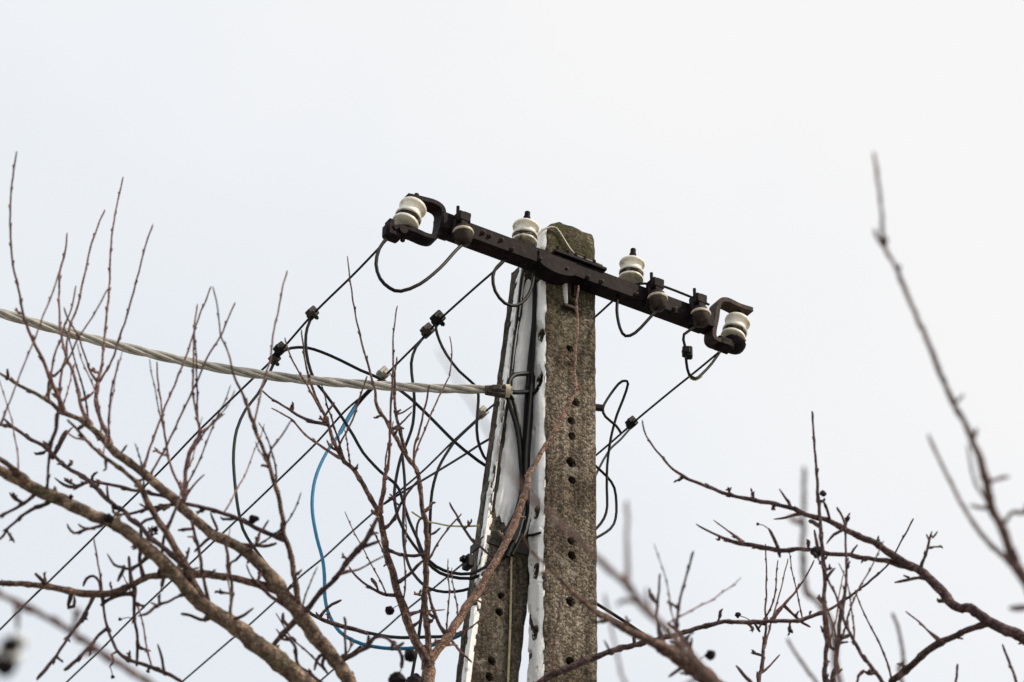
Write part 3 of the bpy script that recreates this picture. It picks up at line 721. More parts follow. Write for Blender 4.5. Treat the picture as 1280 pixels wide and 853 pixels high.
cable('down_wire', 'thin pale yellowed wire running straight down the leaning post below the collar strap', 'cable', [A(x, y, VL - .006) for x, y in ((640, 672), (639, 700), (638.5, 745), (637.5, 790), (635, 853), (631, 960), (622, 1300))], 0.0042, M_OLD)
cable('seam_line', 'thin dark line standing in for the gap down the snowy face of the leaning post', 'cable', [A(x, y, VL - .016) for x, y in ((657, 330), (652, 350), (647, 395), (642, 430), (637, 478), (632, 520), (626, 560), (621, 600), (616, 640))], 0.0046, M_BLACK)  # black tube added to draw the dark gap between two snow strips
cable('seam_line', 'thin kinked dark wire at the snowy seam where the two posts meet', 'cable', [A(x, y, VL - .05) for x, y in ((669, 340), (667, 352), (669.5, 368), (668, 385), (667, 410), (666, 450))], 0.0042, M_BLACK)
# twisted aerial bundle
dA = depth(A(634, 488.5, VL - 0.075))
apix = [(640, 488.5, dA + .01), (612, 487, dA), (560, 486, dA - .03), (500, 483.5, dA - .06), (420, 478, dA - .10), (340, 470, dA - .15), (260, 457.5, dA - .21), (180, 440, dA - .28), (90, 417, dA - .36), (0, 391, dA - .45), (-160, 343, dA - .62), (-500, 235, dA - 1.0), (-1200, 20, dA - 1.8)]
AP = [P(x, y, d) for x, y, d in apix]
ABC = thing('aerial_cable_bundle', AP[0], 'thick twisted pale grey cable bundle anchored to the hook between the posts', 'cable')
path = [Vector(q) for q in crom([tuple(p) for p in AP], lambda a, b: max(3, int((Vector(b) - Vector(a)).length / 0.02)))]
rs_ = 0.0066
ln = [0]
for a, b in zip(path, path[1:]): ln.append(ln[-1] + (b - a).length)
for k in range(4):
    x = Vector((0, 0, 1)); pts = []
    for i, p in enumerate(path):
        t = (path[min(i + 1, len(path) - 1)] - path[max(i - 1, 0)]).normalized()
        x = (x - t * x.dot(t)).normalized(); y = t.cross(x)
        ph = ln[i] / 0.36 * 2 * math.pi + 0.5 * math.sin(ln[i] * 2.3) + k * math.pi / 2
        pts.append(p + (x * math.cos(ph) + y * math.sin(ph)) * rs_ * 1.38)
    obj('strand', MB().tube(pts, rs_, 7), M_ALU, ABC)
t_ = (AP[1] - AP[0]).normalized()
cl = MB(); c_ = A(620, 488.5, VL - 0.075); ax_ = (t_, Z, t_.cross(Z))
cl.bbox(c_ + Z * .004, ax_, (0.018, 0.013, 0.016), 0.006)
for s_ in (-1, 0, 1): cl.tube([c_ + t_ * 0.034 + Z * (.006 * s_), c_ - t_ * 0.03 + Z * (.016 * s_)], 0.010, 7)
obj('anchor_clamp', cl, M_CONN, ABC)
obj('tape_ring', MB().lathe(A(634, 488.5, VL - 0.075), t_, [(0.012, -.008), (0.021, -.008), (0.021, .008), (0.012, .008)], 14), M_TAPE, ABC)

# ------------------------------------------------------------------ fruit trees
RNG = random.Random(11)
class Branch: pass
def parse(s): return [tuple(float(c) for c in p.split(',')) for p in s.split()]
def lump(c, r, seed, sq=1.0):
    bm = bmesh.new(); bmesh.ops.create_icosphere(bm, subdivisions=3, radius=1)
    o = Vector((seed * 3.1, seed * 1.7, seed))
    vs = []
    for q in bm.verts:
        d = 1 + 0.42 * noise.noise(q.co * 1.2 + o) - 0.34 * abs(noise.noise(q.co * 2.6 + o))
        vs.append(c + Vector((q.co.x, q.co.y, q.co.z * sq)) * (r * d))
    bm.verts.index_update()
    f = [[q.index for q in fc.verts] for fc in bm.faces]; bm.free()
    return MB().add(vs, f)
def tree(name, label, joint, trunk_r, rows, fruits=(), spur=1.0, shoots=()):
    J = P(*joint)
    T = thing(name, Vector((J.x + 0.12, J.y + 0.05, 0)), label, 'tree')
    tp = []; tr = []
    for i in range(16):
        t = i / 15
        q = Vector((J.x + 0.12 * t + 0.05 * math.sin(t * 5), J.y + 0.05 * t + 0.04 * math.sin(t * 4 + 1), J.z * (1 - t) - 0.15 * t))
        tp.append(q); tr.append(trunk_r * (1 + 0.35 * t + 0.55 * max(0, t - 0.85) / 0.15 * 0.6))
    obj('trunk', MB().tube(tp, tr, 14), M_BARK, T)
    done = []
    for row in rows:
        opt = row[0]; pts = parse(row[1])
        b = Branch(); q3 = [(x, y, w) for x, y, w in pts]
        if opt is None:
            base = q3[-1]; best = None
            for o in done:
                for i, (x, y, w, d) in enumerate(o.s):
                    dd = math.hypot(x - base[0], y - base[1])
                    if best is None or dd < best[0]: best = (dd, d, o, x, y)
            dd, db, par, bx_, by_ = best
            ln_ = sum(math.hypot(a[0] - c[0], a[1] - c[1]) for a, c in zip(q3, q3[1:]))
            lim = min(0.45, ln_ / 380.0 * 0.5)
            dt = db + RNG.uniform(-lim, lim)
            if dd < 30 and dd > 1.0: q3.append((bx_, by_, q3[-1][2]))
            b.root = par.root; d0, d1 = dt, db
        else:
            d0, d1 = opt; b.root = b
            q3.append((joint[0], joint[1], max(40, q3[-1][2])))
        le = [0]
        for a, c in zip(q3, q3[1:]): le.append(le[-1] + math.hypot(a[0] - c[0], a[1] - c[1]))
        tot = le[-1] if opt is None else le[-2]
        q4 = []
        for (x, y, w), l in zip(q3, le):
            t = min(1, l / tot); q4.append((x, y, w, d0 + (d1 - d0) * t))
        if opt is not None: q4[-1] = (joint[0], joint[1], q4[-1][2], joint[2])
        b.s = crom(q4, lambda a, c: max(1, min(60, int(math.hypot(a[0] - c[0], a[1] - c[1]) / 4.5))))
        ph = RNG.uniform(0, 100); P3 = []; R3 = []; W3 = []
        for i, (x, y, w, d) in enumerate(b.s):
            w = max(w, 1.2)
            am = 0.4 + (0.2 * w if w < 7 else 1.4 + 0.02 * w); fq = 0.35 if w < 7 else 0.2
            jx = noise.noise(Vector((ph, i * fq, 0))) * am; jy = noise.noise(Vector((ph, i * fq, 9))) * am
            if i == 0 or i == len(b.s) - 1: jx = jy = 0
            p = P(x + jx, y + jy, d); P3.append(p)
            kn = 1 + (0.28 if spur < .35 else 0.10 if w < 8 else 0.07) * noise.noise(Vector((ph, i * 0.8, 4)))
            R3.append(w / 2 / FPX * d * kn); W3.append(w)
        R3[0] *= 0.6
        # nodes: slight swellings with a bud
        step = RNG.randint(5, 8)
        mb = MB(); wm = W3[len(W3) // 2]
        side = 1
        for i in range(step, len(P3) - 3, step):
            if W3[i] > 9 or b.s[i][1] > 900 or spur < .2: continue
            R3[i] *= 1.22
            dirr = (P3[i - 1] - P3[i + 1]).normalized(); sd_ = (dirr.cross(FW) * side + FW * RNG.uniform(-.6, .6)).normalized(); side = -side
            bl_ = max(0.002, min(0.007, R3[i] * 1.5))
            mb.tube([P3[i], P3[i] + (sd_ * .8 + dirr * .8) * bl_ * .7, P3[i] + (sd_ * .75 + dirr * 1.4) * bl_ * 1.35], [R3[i] * .7, min(R3[i] * .75, .0042), 0.0008], 5)
        # knobbly fruiting spurs on the older wood
        i = RNG.randint(4, 10)
        while i < len(P3) - 4:
            w = W3[i]
            if 3.2 < w < 24 and b.s[i][1] < 900 and RNG.random() < 0.85 * spur:
                dirr = (P3[i - 1] - P3[i + 1]).normalized()
                sd_ = (dirr.cross(FW) * RNG.choice((-1, 1)) + FW * RNG.uniform(-.7, .7) + dirr * RNG.uniform(-.2, .9)).normalized()
                ll = RNG.uniform(.010, .042); p = P3[i].copy(); pl = [p]; rl = [min(R3[i] * .7, .0052)]
                ns2 = RNG.randint(3, 5)
                for k in range(ns2):
                    sd_ = (sd_ + Vector((RNG.uniform(-.35, .35), RNG.uniform(-.35, .35), RNG.uniform(-.2, .4)))).normalized()
                    p = p + sd_ * ll / ns2; pl.append(p); rl.append(min(R3[i], .0042) * RNG.uniform(.6, 1.45))
                rl[-1] *= .7
                mb.tube(pl, rl, 6)
                for k in range(RNG.randint(1, 3)):
                    s2 = (sd_ * .7 + Vector((RNG.uniform(-1, 1), RNG.uniform(-1, 1), RNG.uniform(-.6, 1)))).normalized(); e2 = pl[-1 - k % 2]
                    mb.tube([e2, e2 + s2 * .005, e2 + s2 * .011], [.0026, .0032, .0007], 5)
                if RNG.random() < .6:
                    k = len(pl) // 2; s2 = (sd_ + Vector((RNG.uniform(-1, 1), RNG.uniform(-1, 1), RNG.uniform(-.3, 1)))).normalized()
                    mb.tube([pl[k], pl[k] + s2 * ll * .3, pl[k] + s2 * ll * .5], [rl[k] * .8, rl[k] * .9, .0010], 5)
            i += RNG.randint(5, 13)
        if b.root is not b:
            for k, fl in ((1, 1.5), (2, 1.35), (3, 1.18)):
                if len(R3) > 6: R3[-k] *= fl
        mb.tube(P3, R3, 16 if wm > 9 else 7, .22 if wm > 9 else .10)
        big = max(w for (x, y, w) in pts)
        m_ = (M_BARK if big > 18.5 else M_STEM) if big > 8.4 else (M_TWIG if wm > 3.25 else M_WHIP)
        if spur < .35: m_ = M_NEAR
        if len(row) > 2: m_ = row[2]
        if b.root is b: b.o = obj('branch' if big > 5 else 'twig', mb, m_, T)
        else: b.o = obj('branch' if big > 6.5 else 'twig', mb, m_, b.root.o)
        done.append(b)
    for (cnt, x0, x1, y0, y1) in shoots:
        made = 0
        cand = [(b, a) for b in done for a in b.s if x0 < a[0] < x1 and y0 < a[1] < y1 and 3 < a[2] < 16]
        while made < cnt and cand:
            b, a = RNG.choice(cand); made += 1
            ang = math.radians(RNG.gauss(86, 24)); ll = RNG.uniform(45, 150); w0 = RNG.uniform(2.2, 3.0)
            px = []; x, y = a[0], a[1]; nst = 7; dd = a[3]; sl = RNG.uniform(-.3, .3)
            for k in range(nst + 1):
                px.append((x, y, w0 * (1 - .45 * k / nst), dd + sl * k / nst))
                ang += RNG.uniform(-.16, .16) + (math.pi / 2 - ang) * .06
                x += math.cos(ang) * ll / nst; y -= math.sin(ang) * ll / nst
            q = crom(px, 4); pp = [P(c[0], c[1], c[3]) for c in q]; rr = [c[2] / 2 / FPX * c[3] for c in q]
            for k in range(4, len(rr) - 1, 4): rr[k] *= 1.3
            rr[-1] *= .6
            mb = MB().tube(pp, rr, 6)
            for k in range(4, len(rr) - 1, 4):
                dr = (pp[k + 1] - pp[k]).normalized(); sd_ = dr.cross(FW) * (1 if (k // 4) % 2 else -1)
                mb.tube([pp[k], pp[k] + (sd_ * .7 + dr) * .004, pp[k] + (sd_ * .6 + dr * 1.6) * .006], [rr[k] * .8, rr[k] * .7, .0006], 5)
            obj('twig', mb, M_WHIP if w0 < 2.75 else M_TWIG, b.root.o)
    for k, (x, y, r) in enumerate(fruits):
        best = min(((math.hypot(a[0] - x, a[1] - y), a, b) for b in done for a in b.s), key=lambda t: t[0])
        _, a, b = best
        d = a[3] - 0.01; c = P(x, y, d)
        o = obj('dried_fruit', lump(c, r / FPX * d, k + 1 + x * .01, .95), M_FRUIT, T)
        e = P(a[0], a[1], a[3])
        if (e - c).length > r / FPX * d * .8:
            mid = (e + c) / 2 + Vector((0, 0, .004))
            obj('stalk', MB().tube([e, mid, c], [.0018, .0013, .0016], 5), M_TWIG, o)
    return T

LT = [
 # main limbs: (depth at tip, depth at base) and "x,y,width ..." tip to base
 ((6.9, 7.2), '-90,548,10.1 -40,570,11.7 0,589,13.3 30,604,14.1 55,616,15.7 90,631,14.9 120,645,14.9 150,659,15.7 175,676,16.5 198,697,16.5 215,715,17.3 240,742,17.3 262,762,18.8 290,780,20.4 318,803,21.9 345,824,23.5 372,846,23.5 420,895,26.6 490,1000,29.7 535,1250,32.9'),
 ((7.3, 7.1), '-70,434,2.3 -30,452,2.8 0,467,3.1 25,482,3.9 60,500,4.7 76,514,5.5 95,522,6.2 112,533,7.8 130,550,9.4 150,569,10.1 178,590,10.1 200,609,10.9 218,626,11.7 240,645,11.7 262,664,12.5 282,676,13.3 302,686,13.3 322,703,14.1 340,723,16.5 355,743,18.0 372,764,18.8 390,788,18.0 408,812,17.3 424,834,17.3 437,853,18.0 470,915,21.9 515,1020,26.6 540,1250,31.3'),
 ((8.95, 8.0), '723,357,2.2 721,384,2.5 722,404,2.9 719,441,3.4 718,467,3.7 719,487,4.6 706,514,5.0 690,546,5.9 680,560,5.9 672,574,6.3 662,593,6.7 656,617,7.6 650,635,8.4 639,664,9.2 629,684,9.2 607,723,9.2 580,765,10.1 560,795,10.9 545,814,11.8 537,830,13.4 535,853,17 536,920,20 545,1100,30', M_COPPER_LIT),
 ((8.1, 7.7), '1142,648,2 1122,685,2.2 1110,706,2.4 1080,732,2.8 1050,754,3 1030,765,4 1015,770,5 997,776,5 966,776,4.6 938,778,5 906,777,5.4 873,785,5.6 846,793,6 810,802,6.4 775,811,7 742,822,7.5 705,837,8.5 676,853,9 630,905,12 570,1080,24', M_TWIG),
 # forked stems round the cable tangle
 (None, '377,412,1.7 379,432,2.1 382,454,2.4 390,484,3.4 407,522,4.3 423,566,4.7 447,594,5.6 468,631,6.5 475,648,7.7 478,664,8.2 484,690,8.6 491,718,9.5 498,742,10.3 507,765,11.2 517,795,11.2 527,815,12.0 535,832,13.8'),
 (None, '434,320,1.5 437,344,1.9 444,391,2.2 452,427,2.6 463,466,2.9 469,490,3.4 471,507,4.3 484,529,4.3 498,552,5.2 510,573,5.2 522,592,5.6 528,634,6.0 533,660,6.9 533,700,7.3 532,740,7.7 534,790,7.7 536,822,10.3'),
 (None, '497,382,1.8 492,413,2 491,462,2.6 488,520,3 486,575,3.6 481,600,5 474,642,7'),
 (None, '473,646,5 462,667,6 450,684,7 440,694,7 424,717,6.5 404,737,6 385,760,7'),
 (None, '496,446,2 493,480,3 494,507,3.6 497,527,4 502,546,4.5 507,566,5'),
 (None, '537,481,2.4 532,505,2.6 525,535,2.8 519,555,3 517,575,3 520,590,3.5'),
 (None, '562,470,2 548,497,2 535,527,2.2 525,552,2.4 518,573,2.4 520,588,3'),
 (None, '459,470,2 448,502,2.2 441,524,2.4 428,549,2.6 421,564,3'),
 (None, '516,507,2 503,516,2.2 494,518,2.6'), (None, '515,515,2 506,525,2.4 497,533,3'), (None, '505,536,4 498,533,5 491,537,5'),
 (None, '523,600,3 513,612,3 502,628,3.4 495,645,4 488,654,4 481,660,5'),
 (None, '418,503,3.6 410,513,3 404,526,3'),
 (None, '326,487,2 340,499,2.6 353,506,3 372,519,3.6 388,526,4.6 407,530,4'),
 (None, '339,510,2 364,524,2.4 381,543,2.8 402,558,3.2 424,572,4'),
 (None, '356,422,1.8 364,447,2 381,477,2.4 393,498,2.8 402,514,3'),
 (None, '475,676,4 460,682,4.5 447,687,4'),
 (None, '487,692,2.2 470,700,2.2 448,712,2.6 436,714,4 424,717,4'),
 (None, '436,708,2 444,719,2.6 462,734,3.4 478,742,4.4 497,744,5'),
 (None, '533,692,4 518,695,4.5 500,693,4 486,688,4.5'),
 (None, '530,700,3 522,708,4.5 511,718,4.5 500,726,4.5'),
 (None, '556,762,2 540,763,2.2 523,765,3 511,768,5'),
 (None, '562,628,2.4 575,652,3 589,674,3.6 601,684,3 618,698,3'), (None, '577,642,2 565,655,2.2 548,678,2.4 537,697,3'),
 (None, '534,730,3 540,757,4 548,778,4.5 556,790,5'), (None, '590,828,2.6 581,820,3 566,803,3.4 558,796,4'),
 (None, '562,420,1.6 565,440,1.6 562,468,1.8'),
 # left whips
 (None, '21,189,2.2 14,237,2.4 13,287,2.6 16,330,2.8 22,355,3 29,392,3.4 41,425,4 55,453,4.4 62,471,5.4 67,483,5 73,497,5.5 79,514,6'),
 (None, '84,291,2 82,312,2.6 75,340,2.8 74,385,2.8 77,420,3.2 83,446,3.6 92,467,4 97,486,4.4 103,512,5 112,530,6'),
 (None, '131,262,2 116,300,2.4 105,345,2.6 98,380,2.8 89,403,3 84,422,3 83,446,3.2 78,458,3.2 75,480,3.4 74,515,4'),
 (None, '154,221,2 146,258,2.2 141,285,2.4 138,320,2.6 136,368,2.8 131,417,3 127,458,3.4 123,475,5 120,497,5 123,518,5 131,536,5.6 138,553,6'),
 (None, '191,280,2 182,307,2.2 172,345,2.4 160,390,2.6 150,420,2.8 142,445,2.8 132,466,3 124,477,3.4'),
 (None, '75,337,2 67,362,2.2 55,392,2.2 44,422,2.2 28,461,2.2 9,510,2.4 1,530,3'),
 (None, '95,357,2 90,383,2.2 81,406,2.4 76,425,2.6 70,438,2.6 65,458,2.8 63,472,3'),
 (None, '135,361,1.8 120,388,2 110,405,2 100,418,2.2 94,430,2.4 85,450,2.6 68,470,3'),
 (None, '80,384,2 86,400,2.4 96,416,2.4 102,433,2.4 109,452,2.6 114,467,3 122,477,3.6'),
 (None, '266,358,1.7 272,385,1.9 276,418,2.1 285,440,2.4 294,472,2.9 309,507,4.0 315,524,5.2 329,563,4.8 336,579,5.2 343,603,5.5 349,624,5.7 353,646,6.0 355,672,6.9 362,687,6.9 366,713,6.9 371,745,7.7 374,762,8.6'),
 (None, '264,358,2 252,388,2.2 243,412,2.4 238,430,2.4 222,472,2.6 205,512,2.8 190,553,3 180,582,4'),
 (None, '247,380,2 243,410,2.2 242,455,2.4 241,490,2.6 246,520,2.8 250,538,4.5 246,552,6.5 237,567,5.6 232,590,5 231,622,5.5'),
 (None, '281,517,2 267,528,2.6 252,540,3.4'),
 (None, '294,378,2 284,400,2.2 276,420,2.4 260,445,2.4 248,473,2.4 240,490,2.6 220,532,2.6 207,560,2.8 191,588,3 188,594,3.4'),
 (None, '359,338,2 351,370,2.2 348,390,2.2 342,412,2.4 338,449,2.4 329,477,2.6 322,510,2.6 317,530,3'),
 (None, '196,452,2 197,472,2.4 202,510,2.6 207,550,3 212,579,3.4 225,607,4 231,623,5'),
 (None, '364,525,2 352,545,2.4 340,560,2.8 335,576,3'),
 (None, '256,593,2 245,603,2.4 235,616,3 230,624,3.4'),
 # side branches of the two limbs
 (None, '-20,527,3.6 0,531,4 15,534,4.4 35,547,4.6 60,562,5 80,582,5 100,594,5.6 115,605,6 134,624,6 153,638,6 163,648,6.4 175,657,6 187,671,6 201,682,6.4 215,694,7 228,706,7 238,712,8'),
 (None, '84,524,3.2 100,541,4.0 112,554,4.0 125,567,4.8 150,586,5.3 170,602,5.9 178,613,8.0 186,632,8.0 198,652,8.0 208,665,8.8 222,690,9.6 233,710,10.4 245,735,10.4 260,757,11.2 282,776,12.0'),
 (None, '-40,730,5.6 0,729,6.4 30,730,7.2 60,733,8.0 90,739,8.8 118,743,9.6 145,740,8.8 165,730,8.0 185,721,8.0 205,719,9.6 230,717,11.2 255,717,10.4 285,722,8.8 315,728,9.6 345,736,11.2'),
 (None, '73,515,6 70,535,5 65,552,4.6 62,566,4.4 60,588,3.4 58,612,4'),
 (None, '84,538,6 78,548,7 71,562,5 66,572,4'), (None, '92,533,2 84,541,3 78,548,4'), (None, '84,540,2.4 94,547,2.6 107,550,3 113,555,3'),
 (None, '9,461,4 10,470,4 8,474,4'), (None, '5,523,3 13,531,4 18,536,4'), (None, '62,473,4 61,490,4 61,500,4'),
 (None, '-10,570,6 5,578,7 18,589,8 30,600,10'), (None, '-20,655,3 0,645,3.6 20,635,4 42,620,5'), (None, '-30,690,3 0,673,3.4 15,655,3.6 35,640,4.4 62,627,6'),
 (None, '84,655,3 93,666,3.6 108,662,3.4 128,657,4'), (None, '98,655,3 106,660,3 118,661,4'),
 (None, '68,597,2 80,606,4 92,609,4.6 106,604,4.6 116,602,4 131,604,4 152,609,4.4 164,612,4.4 184,615,4.4 209,622,4.6 220,628,5'),
 (None, '122,590,3.4 115,596,4 115,603,4.5'), (None, '134,606,3 135,622,3.6 137,628,4'), (None, '71,580,3 78,580,4 84,585,4'),
 (None, '156,643,4 172,640,3.8 194,634,3.8 217,630,4'), (None, '221,631,4 214,650,4 208,662,5'), (None, '175,657,4 182,650,4 193,647,4.4'),
 (None, '205,668,4 203,690,4 200,710,4.4 198,717,4.4'), (None, '176,658,4 177,680,4.4 175,705,5'),
 (None, '232,629,5 252,634,5 275,640,5 298,649,5.4 330,664,6 354,674,7'),
 (None, '263,641,3 268,652,3.6 271,662,4'), (None, '336,650,2.4 331,658,3 327,664,3.4'), (None, '353,662,3.6 348,664,4 352,670,4'),
 (None, '238,640,4 241,660,4 248,683,4.4 252,709,4.4 256,732,4.6 261,757,5.5'), (None, '243,690,3 256,677,4 267,668,4.5'), (None, '234,671,2.6 241,671,3 245,676,3'),
 (None, '280,672,3.6 283,684,3.6 286,706,4 290,736,4 288,760,4.4 288,778,5'), (None, '287,704,3 295,700,3.6 302,693,4'),
 (None, '346,679,4 330,683,4.6 316,682,4.4 300,681,5'), (None, '322,668,1.8 323,675,2 318,682,2.6'),
 (None, '308,705,2 314,720,2.4 321,728,4 336,743,4.6 360,759,5'),
 (None, '226,767,4 240,770,4 256,774,4.4'), (None, '317,760,2.4 305,769,4 294,773,5 291,779,5'),
 (None, '338,812,6 346,800,6.5 356,788,7 368,776,8 377,770,9'), (None, '354,766,4 354,776,5 360,782,5'), (None, '345,786,2.4 350,793,3'),
 (None, '353,792,4 368,807,4 372,829,4 388,842,4.4 402,853,4.4 420,862,5'),
 (None, '393,838,3.6 396,825,4.6 404,818,5 413,822,6'), (None, '410,842,3.4 403,832,4 405,822,5 414,820,6'),
 (None, '395,765,3 401,773,4 419,780,5 436,785,6 451,789,5 460,792,3'), (None, '427,750,4 415,755,4 405,764,4 399,773,4'),
 (None, '430,771,4 432,785,3 431,805,3.4 432,822,4'), (None, '502,835,6 503,826,5 500,816,4 494,806,4 481,797,3.4 469,797,4.6 458,809,5.6 444,817,6 430,822,7'), (None, '505,803,5 497,808,4 493,806,4'),
 (None, '46,850,4 58,835,5 73,816,4 88,793,4 101,777,5 110,760,5 117,745,5'),
 (None, '117,672,2 122,700,2.2 126,725,2.6 127,742,3'), (None, '93,745,3 92,757,5 85,760,5'), (None, '104,733,3.4 108,723,4 117,720,3.6 124,727,3.6 126,740,4'), (None, '44,717,6 50,723,5 56,730,5'),
 (None, '171,833,4 172,799,4 168,773,4 168,748,5 168,735,5'), (None, '228,853,5 208,842,5 190,834,5 167,827,5 150,817,4.6 141,802,4 134,786,4 130,765,3.4 129,748,4'),
 (None, '80,838,5 90,830,5 110,811,4.4 124,793,4 133,787,4'), (None, '197,805,2.4 202,823,3.6 206,842,4.4'), (None, '137,833,3 143,826,3.4 140,818,3 147,815,4'),
 (None, '172,770,3 183,768,4 195,757,4 210,752,3.4 224,745,3.4 238,742,4'), (None, '188,753,3 197,757,3'),
 (None, '126,757,5 135,750,5 150,744,5 166,742,6'), (None, '134,692,2 143,706,3.4 152,709,4 163,711,4 176,704,5 186,694,6'), (None, '161,695,4 163,715,4.4 165,730,5'), (None, '147,727,4 153,715,5 156,708,5'),
]
LF = [(135.5, 648, 6.2), (89, 621, 3), (194, 662, 4.2), (143, 633, 4.4), (316.5, 649, 6.4), (487, 763, 6.2), (513, 819, 9), (497, 850, 11.5), (519, 853, 11), (150, 774, 2.4), (141, 846, 2.6)]
tree('fruit_tree', 'bare fruit tree with thick tan limbs and red shoots before the leaning post', (548, 1650, 7.7), 0.10, LT, LF, .95, [(20, 0, 420, 500, 853), (7, 420, 560, 560, 800), (4, 560, 700, 600, 853)])

RTT = [
 ((7.9, 6.9), '803,525,2 808,545,2.2 830,575,2.8 850,593,3.6 866,601,4.2 890,611,4.6 923,621,5 956,627,5.2 987,634,5.6 1005,642,5.8 1036,651,6.6 1057,662,7 1090,677,8 1120,696,10 1150,714,11 1166,727,12 1180,742,12 1193,757,12 1202,761,12 1213,760,12 1233,775,13 1256,787,14 1282,801,14 1330,850,18 1330,1000,24 1250,1300,34', M_TWIG),
 ((6.0, 6.9), '652,668,2.2 664,688,2.8 690,714,3.6 720,744,4.8 746,766,6.5 771,779,9 795,793,11 818,804,13 837,815,17 862,832,20 886,850,22 960,930,26 1090,1200,34', M_STEM),
 ((7.8, 7.0), '1015,514,3 1017,541,2.6 1020,580,3.4 1022,610,4 1025,650,4.4 1028,690,5 1031,720,5 1030,750,5 1031,770,6 1033,800,6 1032,826,6 1032,853,7 1050,930,10 1120,1200,20', M_TWIG),
 ((7.6, 7.0), '1046,634,3 1055,652,2.8 1057,682,3 1058,720,3.4 1056,742,4 1053,756,6.5 1049,785,5 1047,810,5.6 1044,835,6 1042,855,7 1060,930,10 1130,1200,20', M_TWIG),
 ((8.6, 7.6), '957,680,1.6 958,730,2 957,760,2.4 957,785,3 954,815,4 952,838,5 949,853,5.4 970,930,8 1090,1200,20', M_TWIG),
 ((7.2, 6.8), '1253,805,2.4 1260,825,3 1270,853,3.6 1275,930,6 1240,1200,18', M_TWIG),
 ((7.3, 7.0), '1197,830,3.4 1196,845,3 1195,860,3.6 1200,930,6 1190,1200,18', M_TWIG),
 ((7.4, 7.1), '1018,690,2 1030,712,2.4 1037,728,2.6 1046,748,3 1057,780,3.6 1074,813,4.4 1090,835,5 1104,855,5.6 1130,930,8 1160,1200,18', M_TWIG),
 ((7.6, 7.2), '920,832,3 931,845,4.6 941,856,5 970,900,6 1090,1200,18', M_TWIG),
 (None, '870,655,2 880,661,2.6 895,668,3 914,677,5 935,680,6 960,685,6.4 975,687,6 1010,687,5 1040,692,5.6 1062,694,5.6 1090,699,6 1112,702,6.4 1138,710,7'),
 (None, '892,650,1.8 908,662,2 920,671,3.6 929,678,4'), (None, '961,661,4 967,672,4 972,684,5'), (None, '975,697,4 974,690,5 972,686,5'),
 (None, '974,611,2 981,622,3 986,628,4.6 989,635,4'), (None, '967,649,2 982,647,3.4 995,643,4 1003,641,4.4'), (None, '1030,628,5 1034,638,3.6 1037,650,4'),
 (None, '1033,680,1.8 1042,668,4 1050,664,4 1056,661,4'), (None, '1018,662,3 1020,674,4 1023,684,5'), (None, '1072,681,3 1068,687,3 1064,694,3.6'),
 (None, '1112,853,9 1131,839,9 1143,828,8.5 1155,816,9 1165,809,9.5 1176,803,8.5 1192,796,7.6 1209,788,7.6 1225,782,8 1241,779,9', M_TWIG),
 (None, '1132,764,2 1148,777,2.4 1160,788,3 1166,793,4 1176,802,4.4'),
 (None, '1165,664,2 1162,675,3.4 1158,690,3.4 1153,703,4 1151,714,4'), (None, '1158,668,3 1161,674,3'), (None, '1172,664,2 1166,672,3'),
 (None, '1118,728,3 1135,724,4.4 1148,722,4 1162,724,4.6'), (None, '1129,719,3 1136,722,4'),
 (None, '985,698,1.4 980,720,1.6 975,740,1.8 968,765,2 962,785,2.4 956,808,3'),
 (None, '1018,700,2 1004,726,2.2 990,745,3 976,760,4.6 964,775,4.4'), (None, '950,790,4 945,782,3.4 942,778,3.6'), (None, '1013,784,3 1004,779,3.4 1000,776,3.6'),
 (None, '975,818,2 962,832,2.6 953,840,3'), (None, '1081,838,6 1073,845,4 1069,856,3'), (None, '1044,812,2 1049,838,3'),
 (None, '1032,765,3 1038,810,3 1042,812,3'), (None, '1053,836,4 1047,842,4'), (None, '1044,710,3 1038,716,4 1033,724,4'), (None, '1021,747,2.4 1026,749,6 1031,750,4'),
 (None, '825,717,3 823,745,3.6 821,770,4 824,792,5 830,806,7'),
 (None, '867,689,3 858,720,3 851,745,3.4 847,770,4 845,790,4.4 848,808,5 855,824,7'), (None, '835,779,4 845,786,4.6 851,793,5 860,805,5 868,822,6 874,836,7'), (None, '865,797,3.4 862,810,4.4 862,824,5'),
 (None, '755,800,2 760,809,3.4 764,817,3'), (None, '836,846,4 850,836,4.6 862,834,5'),
]
RF = [(888, 819, 6.6), (922, 769, 3.8), (1021, 690, 8.5), (1028.5, 617, 4.2), (947, 655, 2)]
tree('fruit_tree', 'bare fruit tree with dark purple brown branches right of the concrete post', (1180, 1650, 7.2), 0.09, RTT, RF, .95, [(7, 760, 1130, 765, 853), (3, 1000, 1240, 770, 853)])

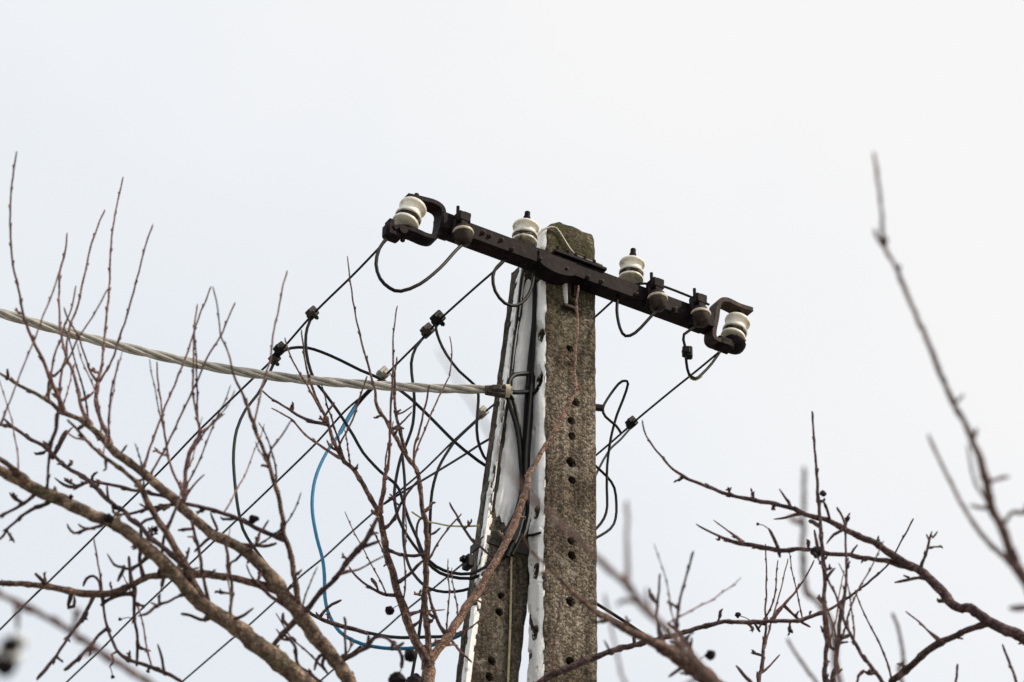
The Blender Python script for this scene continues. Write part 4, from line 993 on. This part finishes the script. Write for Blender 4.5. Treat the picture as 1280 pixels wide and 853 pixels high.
NR = [
 ((4.3, 4.6), '1092,190,3.7 1096,215,4.1 1100,245,4.4 1103,280,4.7 1105,308,5.5 1118,330,5.2 1122,338,5.9 1138,378,5.9 1150,405,6.2 1165,440,6.7 1175,465,7.0 1190,500,7.4 1205,528,7.7 1215,548,8.1 1225,575,8.9 1233,604,10.4 1240,635,11.1 1250,655,11.8 1262,685,12.6 1275,714,13.3 1292,748,14.8 1330,850,19.2 1345,1100,26.6'),
 ((3.1, 5.2), '548,436,2.4 575,480,2.8 603,525,3.2 630,575,4 655,612,5.5 690,646,8 720,672,8.4 745,697,8.8 783,730,9.4 802,756,10 821,774,10 835,790,10 852,808,10 880,838,12 930,890,14 1060,1010,20 1250,1250,32'),
 ((4.2, 4.8), '1005,584,4.6 1005,620,5 1004,660,5.6 1003,695,6.6 1007,736,8 1022,752,7 1036,775,8 1042,800,8 1055,870,10 1120,1010,16 1260,1250,30'),
 ((5.0, 5.1), '984,798,3.6 995,818,4 1008,836,4.6 1021,855,5 1060,920,8 1260,1250,30'),
 ((5.1, 5.1), '1115,766,4 1122,782,4 1127,805,4.4 1130,828,5 1136,880,7 1280,1250,30'),
 (None, '1160,543,4 1172,570,4.4 1184,594,4.6 1197,620,5 1213,648,5.6 1230,672,6 1255,696,7 1266,706,8'),
 (None, '1210,556,3 1213,580,3.4 1220,605,3.6 1232,624,4 1239,640,5'),
 (None, '1262,596,5 1250,598,4.6 1237,602,5'), (None, '1213,631,5 1226,634,5 1240,636,5'), (None, '1205,493,4 1198,500,4 1192,505,5'), (None, '1221,535,5 1218,545,6 1216,551,6'),
 (None, '1093,286,5 1097,297,5 1104,307,6'), (None, '1108,296,6 1106,305,7'), (None, '1126,331,5 1122,338,6'), (None, '1148,411,4 1151,408,5'),
 (None, '1284,628,4 1281,640,5 1266,640,5 1256,652,6 1250,660,7'), (None, '1290,636,4 1280,642,5 1268,640,5'), (None, '1262,760,7 1275,760,8 1295,757,9'),
 (None, '784,626,5 784,660,5.4 784,695,6 785,715,7 783,730,8'), (None, '770,757,4 780,750,6 797,751,7 804,757,8'), (None, '808,735,4 811,755,4.4 815,768,5'),
 (None, '756,742,3.4 763,780,3.6 771,815,4 780,850,4.4 810,880,5 880,842,6'),
]
tree('fruit_tree', 'bare young tree close by on the right, its shoots out of focus against the sky', (1335, 1700, 4.9), 0.06, NR, [], .12)
NL = [
 ((4.0, 4.1), '-70,712,5 -20,732,6 0,743,6.6 21,752,7.4 36,760,8 71,779,8 97,794,8 129,818,8.6 159,836,9 205,872,11 320,1000,20 380,1300,30'),
 ((3.1, 3.7), '18,792,4 12,806,5 -6,822,6 -30,850,8 -20,920,12 150,1100,20 340,1300,30'),
 (None, '22,788,4 22,770,6 21,755,7'),
 (None, '40,756,5 36,764,7'),
]
nl = tree('fruit_tree', 'very near blurred branch with a snow capped shrivelled fruit above the snowy ground', (390, 1800, 4.0), 0.05, NL, [(13, 806, 13), (7, 833, 14)], .3)
fs = lump(P(22, 801, 3.12), 13 / FPX * 3.1, 77, .7)
f2 = lump(P(14, 820, 3.2), 14 / FPX * 3.1, 78, .6)
obj('snow_cap', f2, M_SNOW, nl)
obj('snow_cap', fs, M_SNOW, nl)
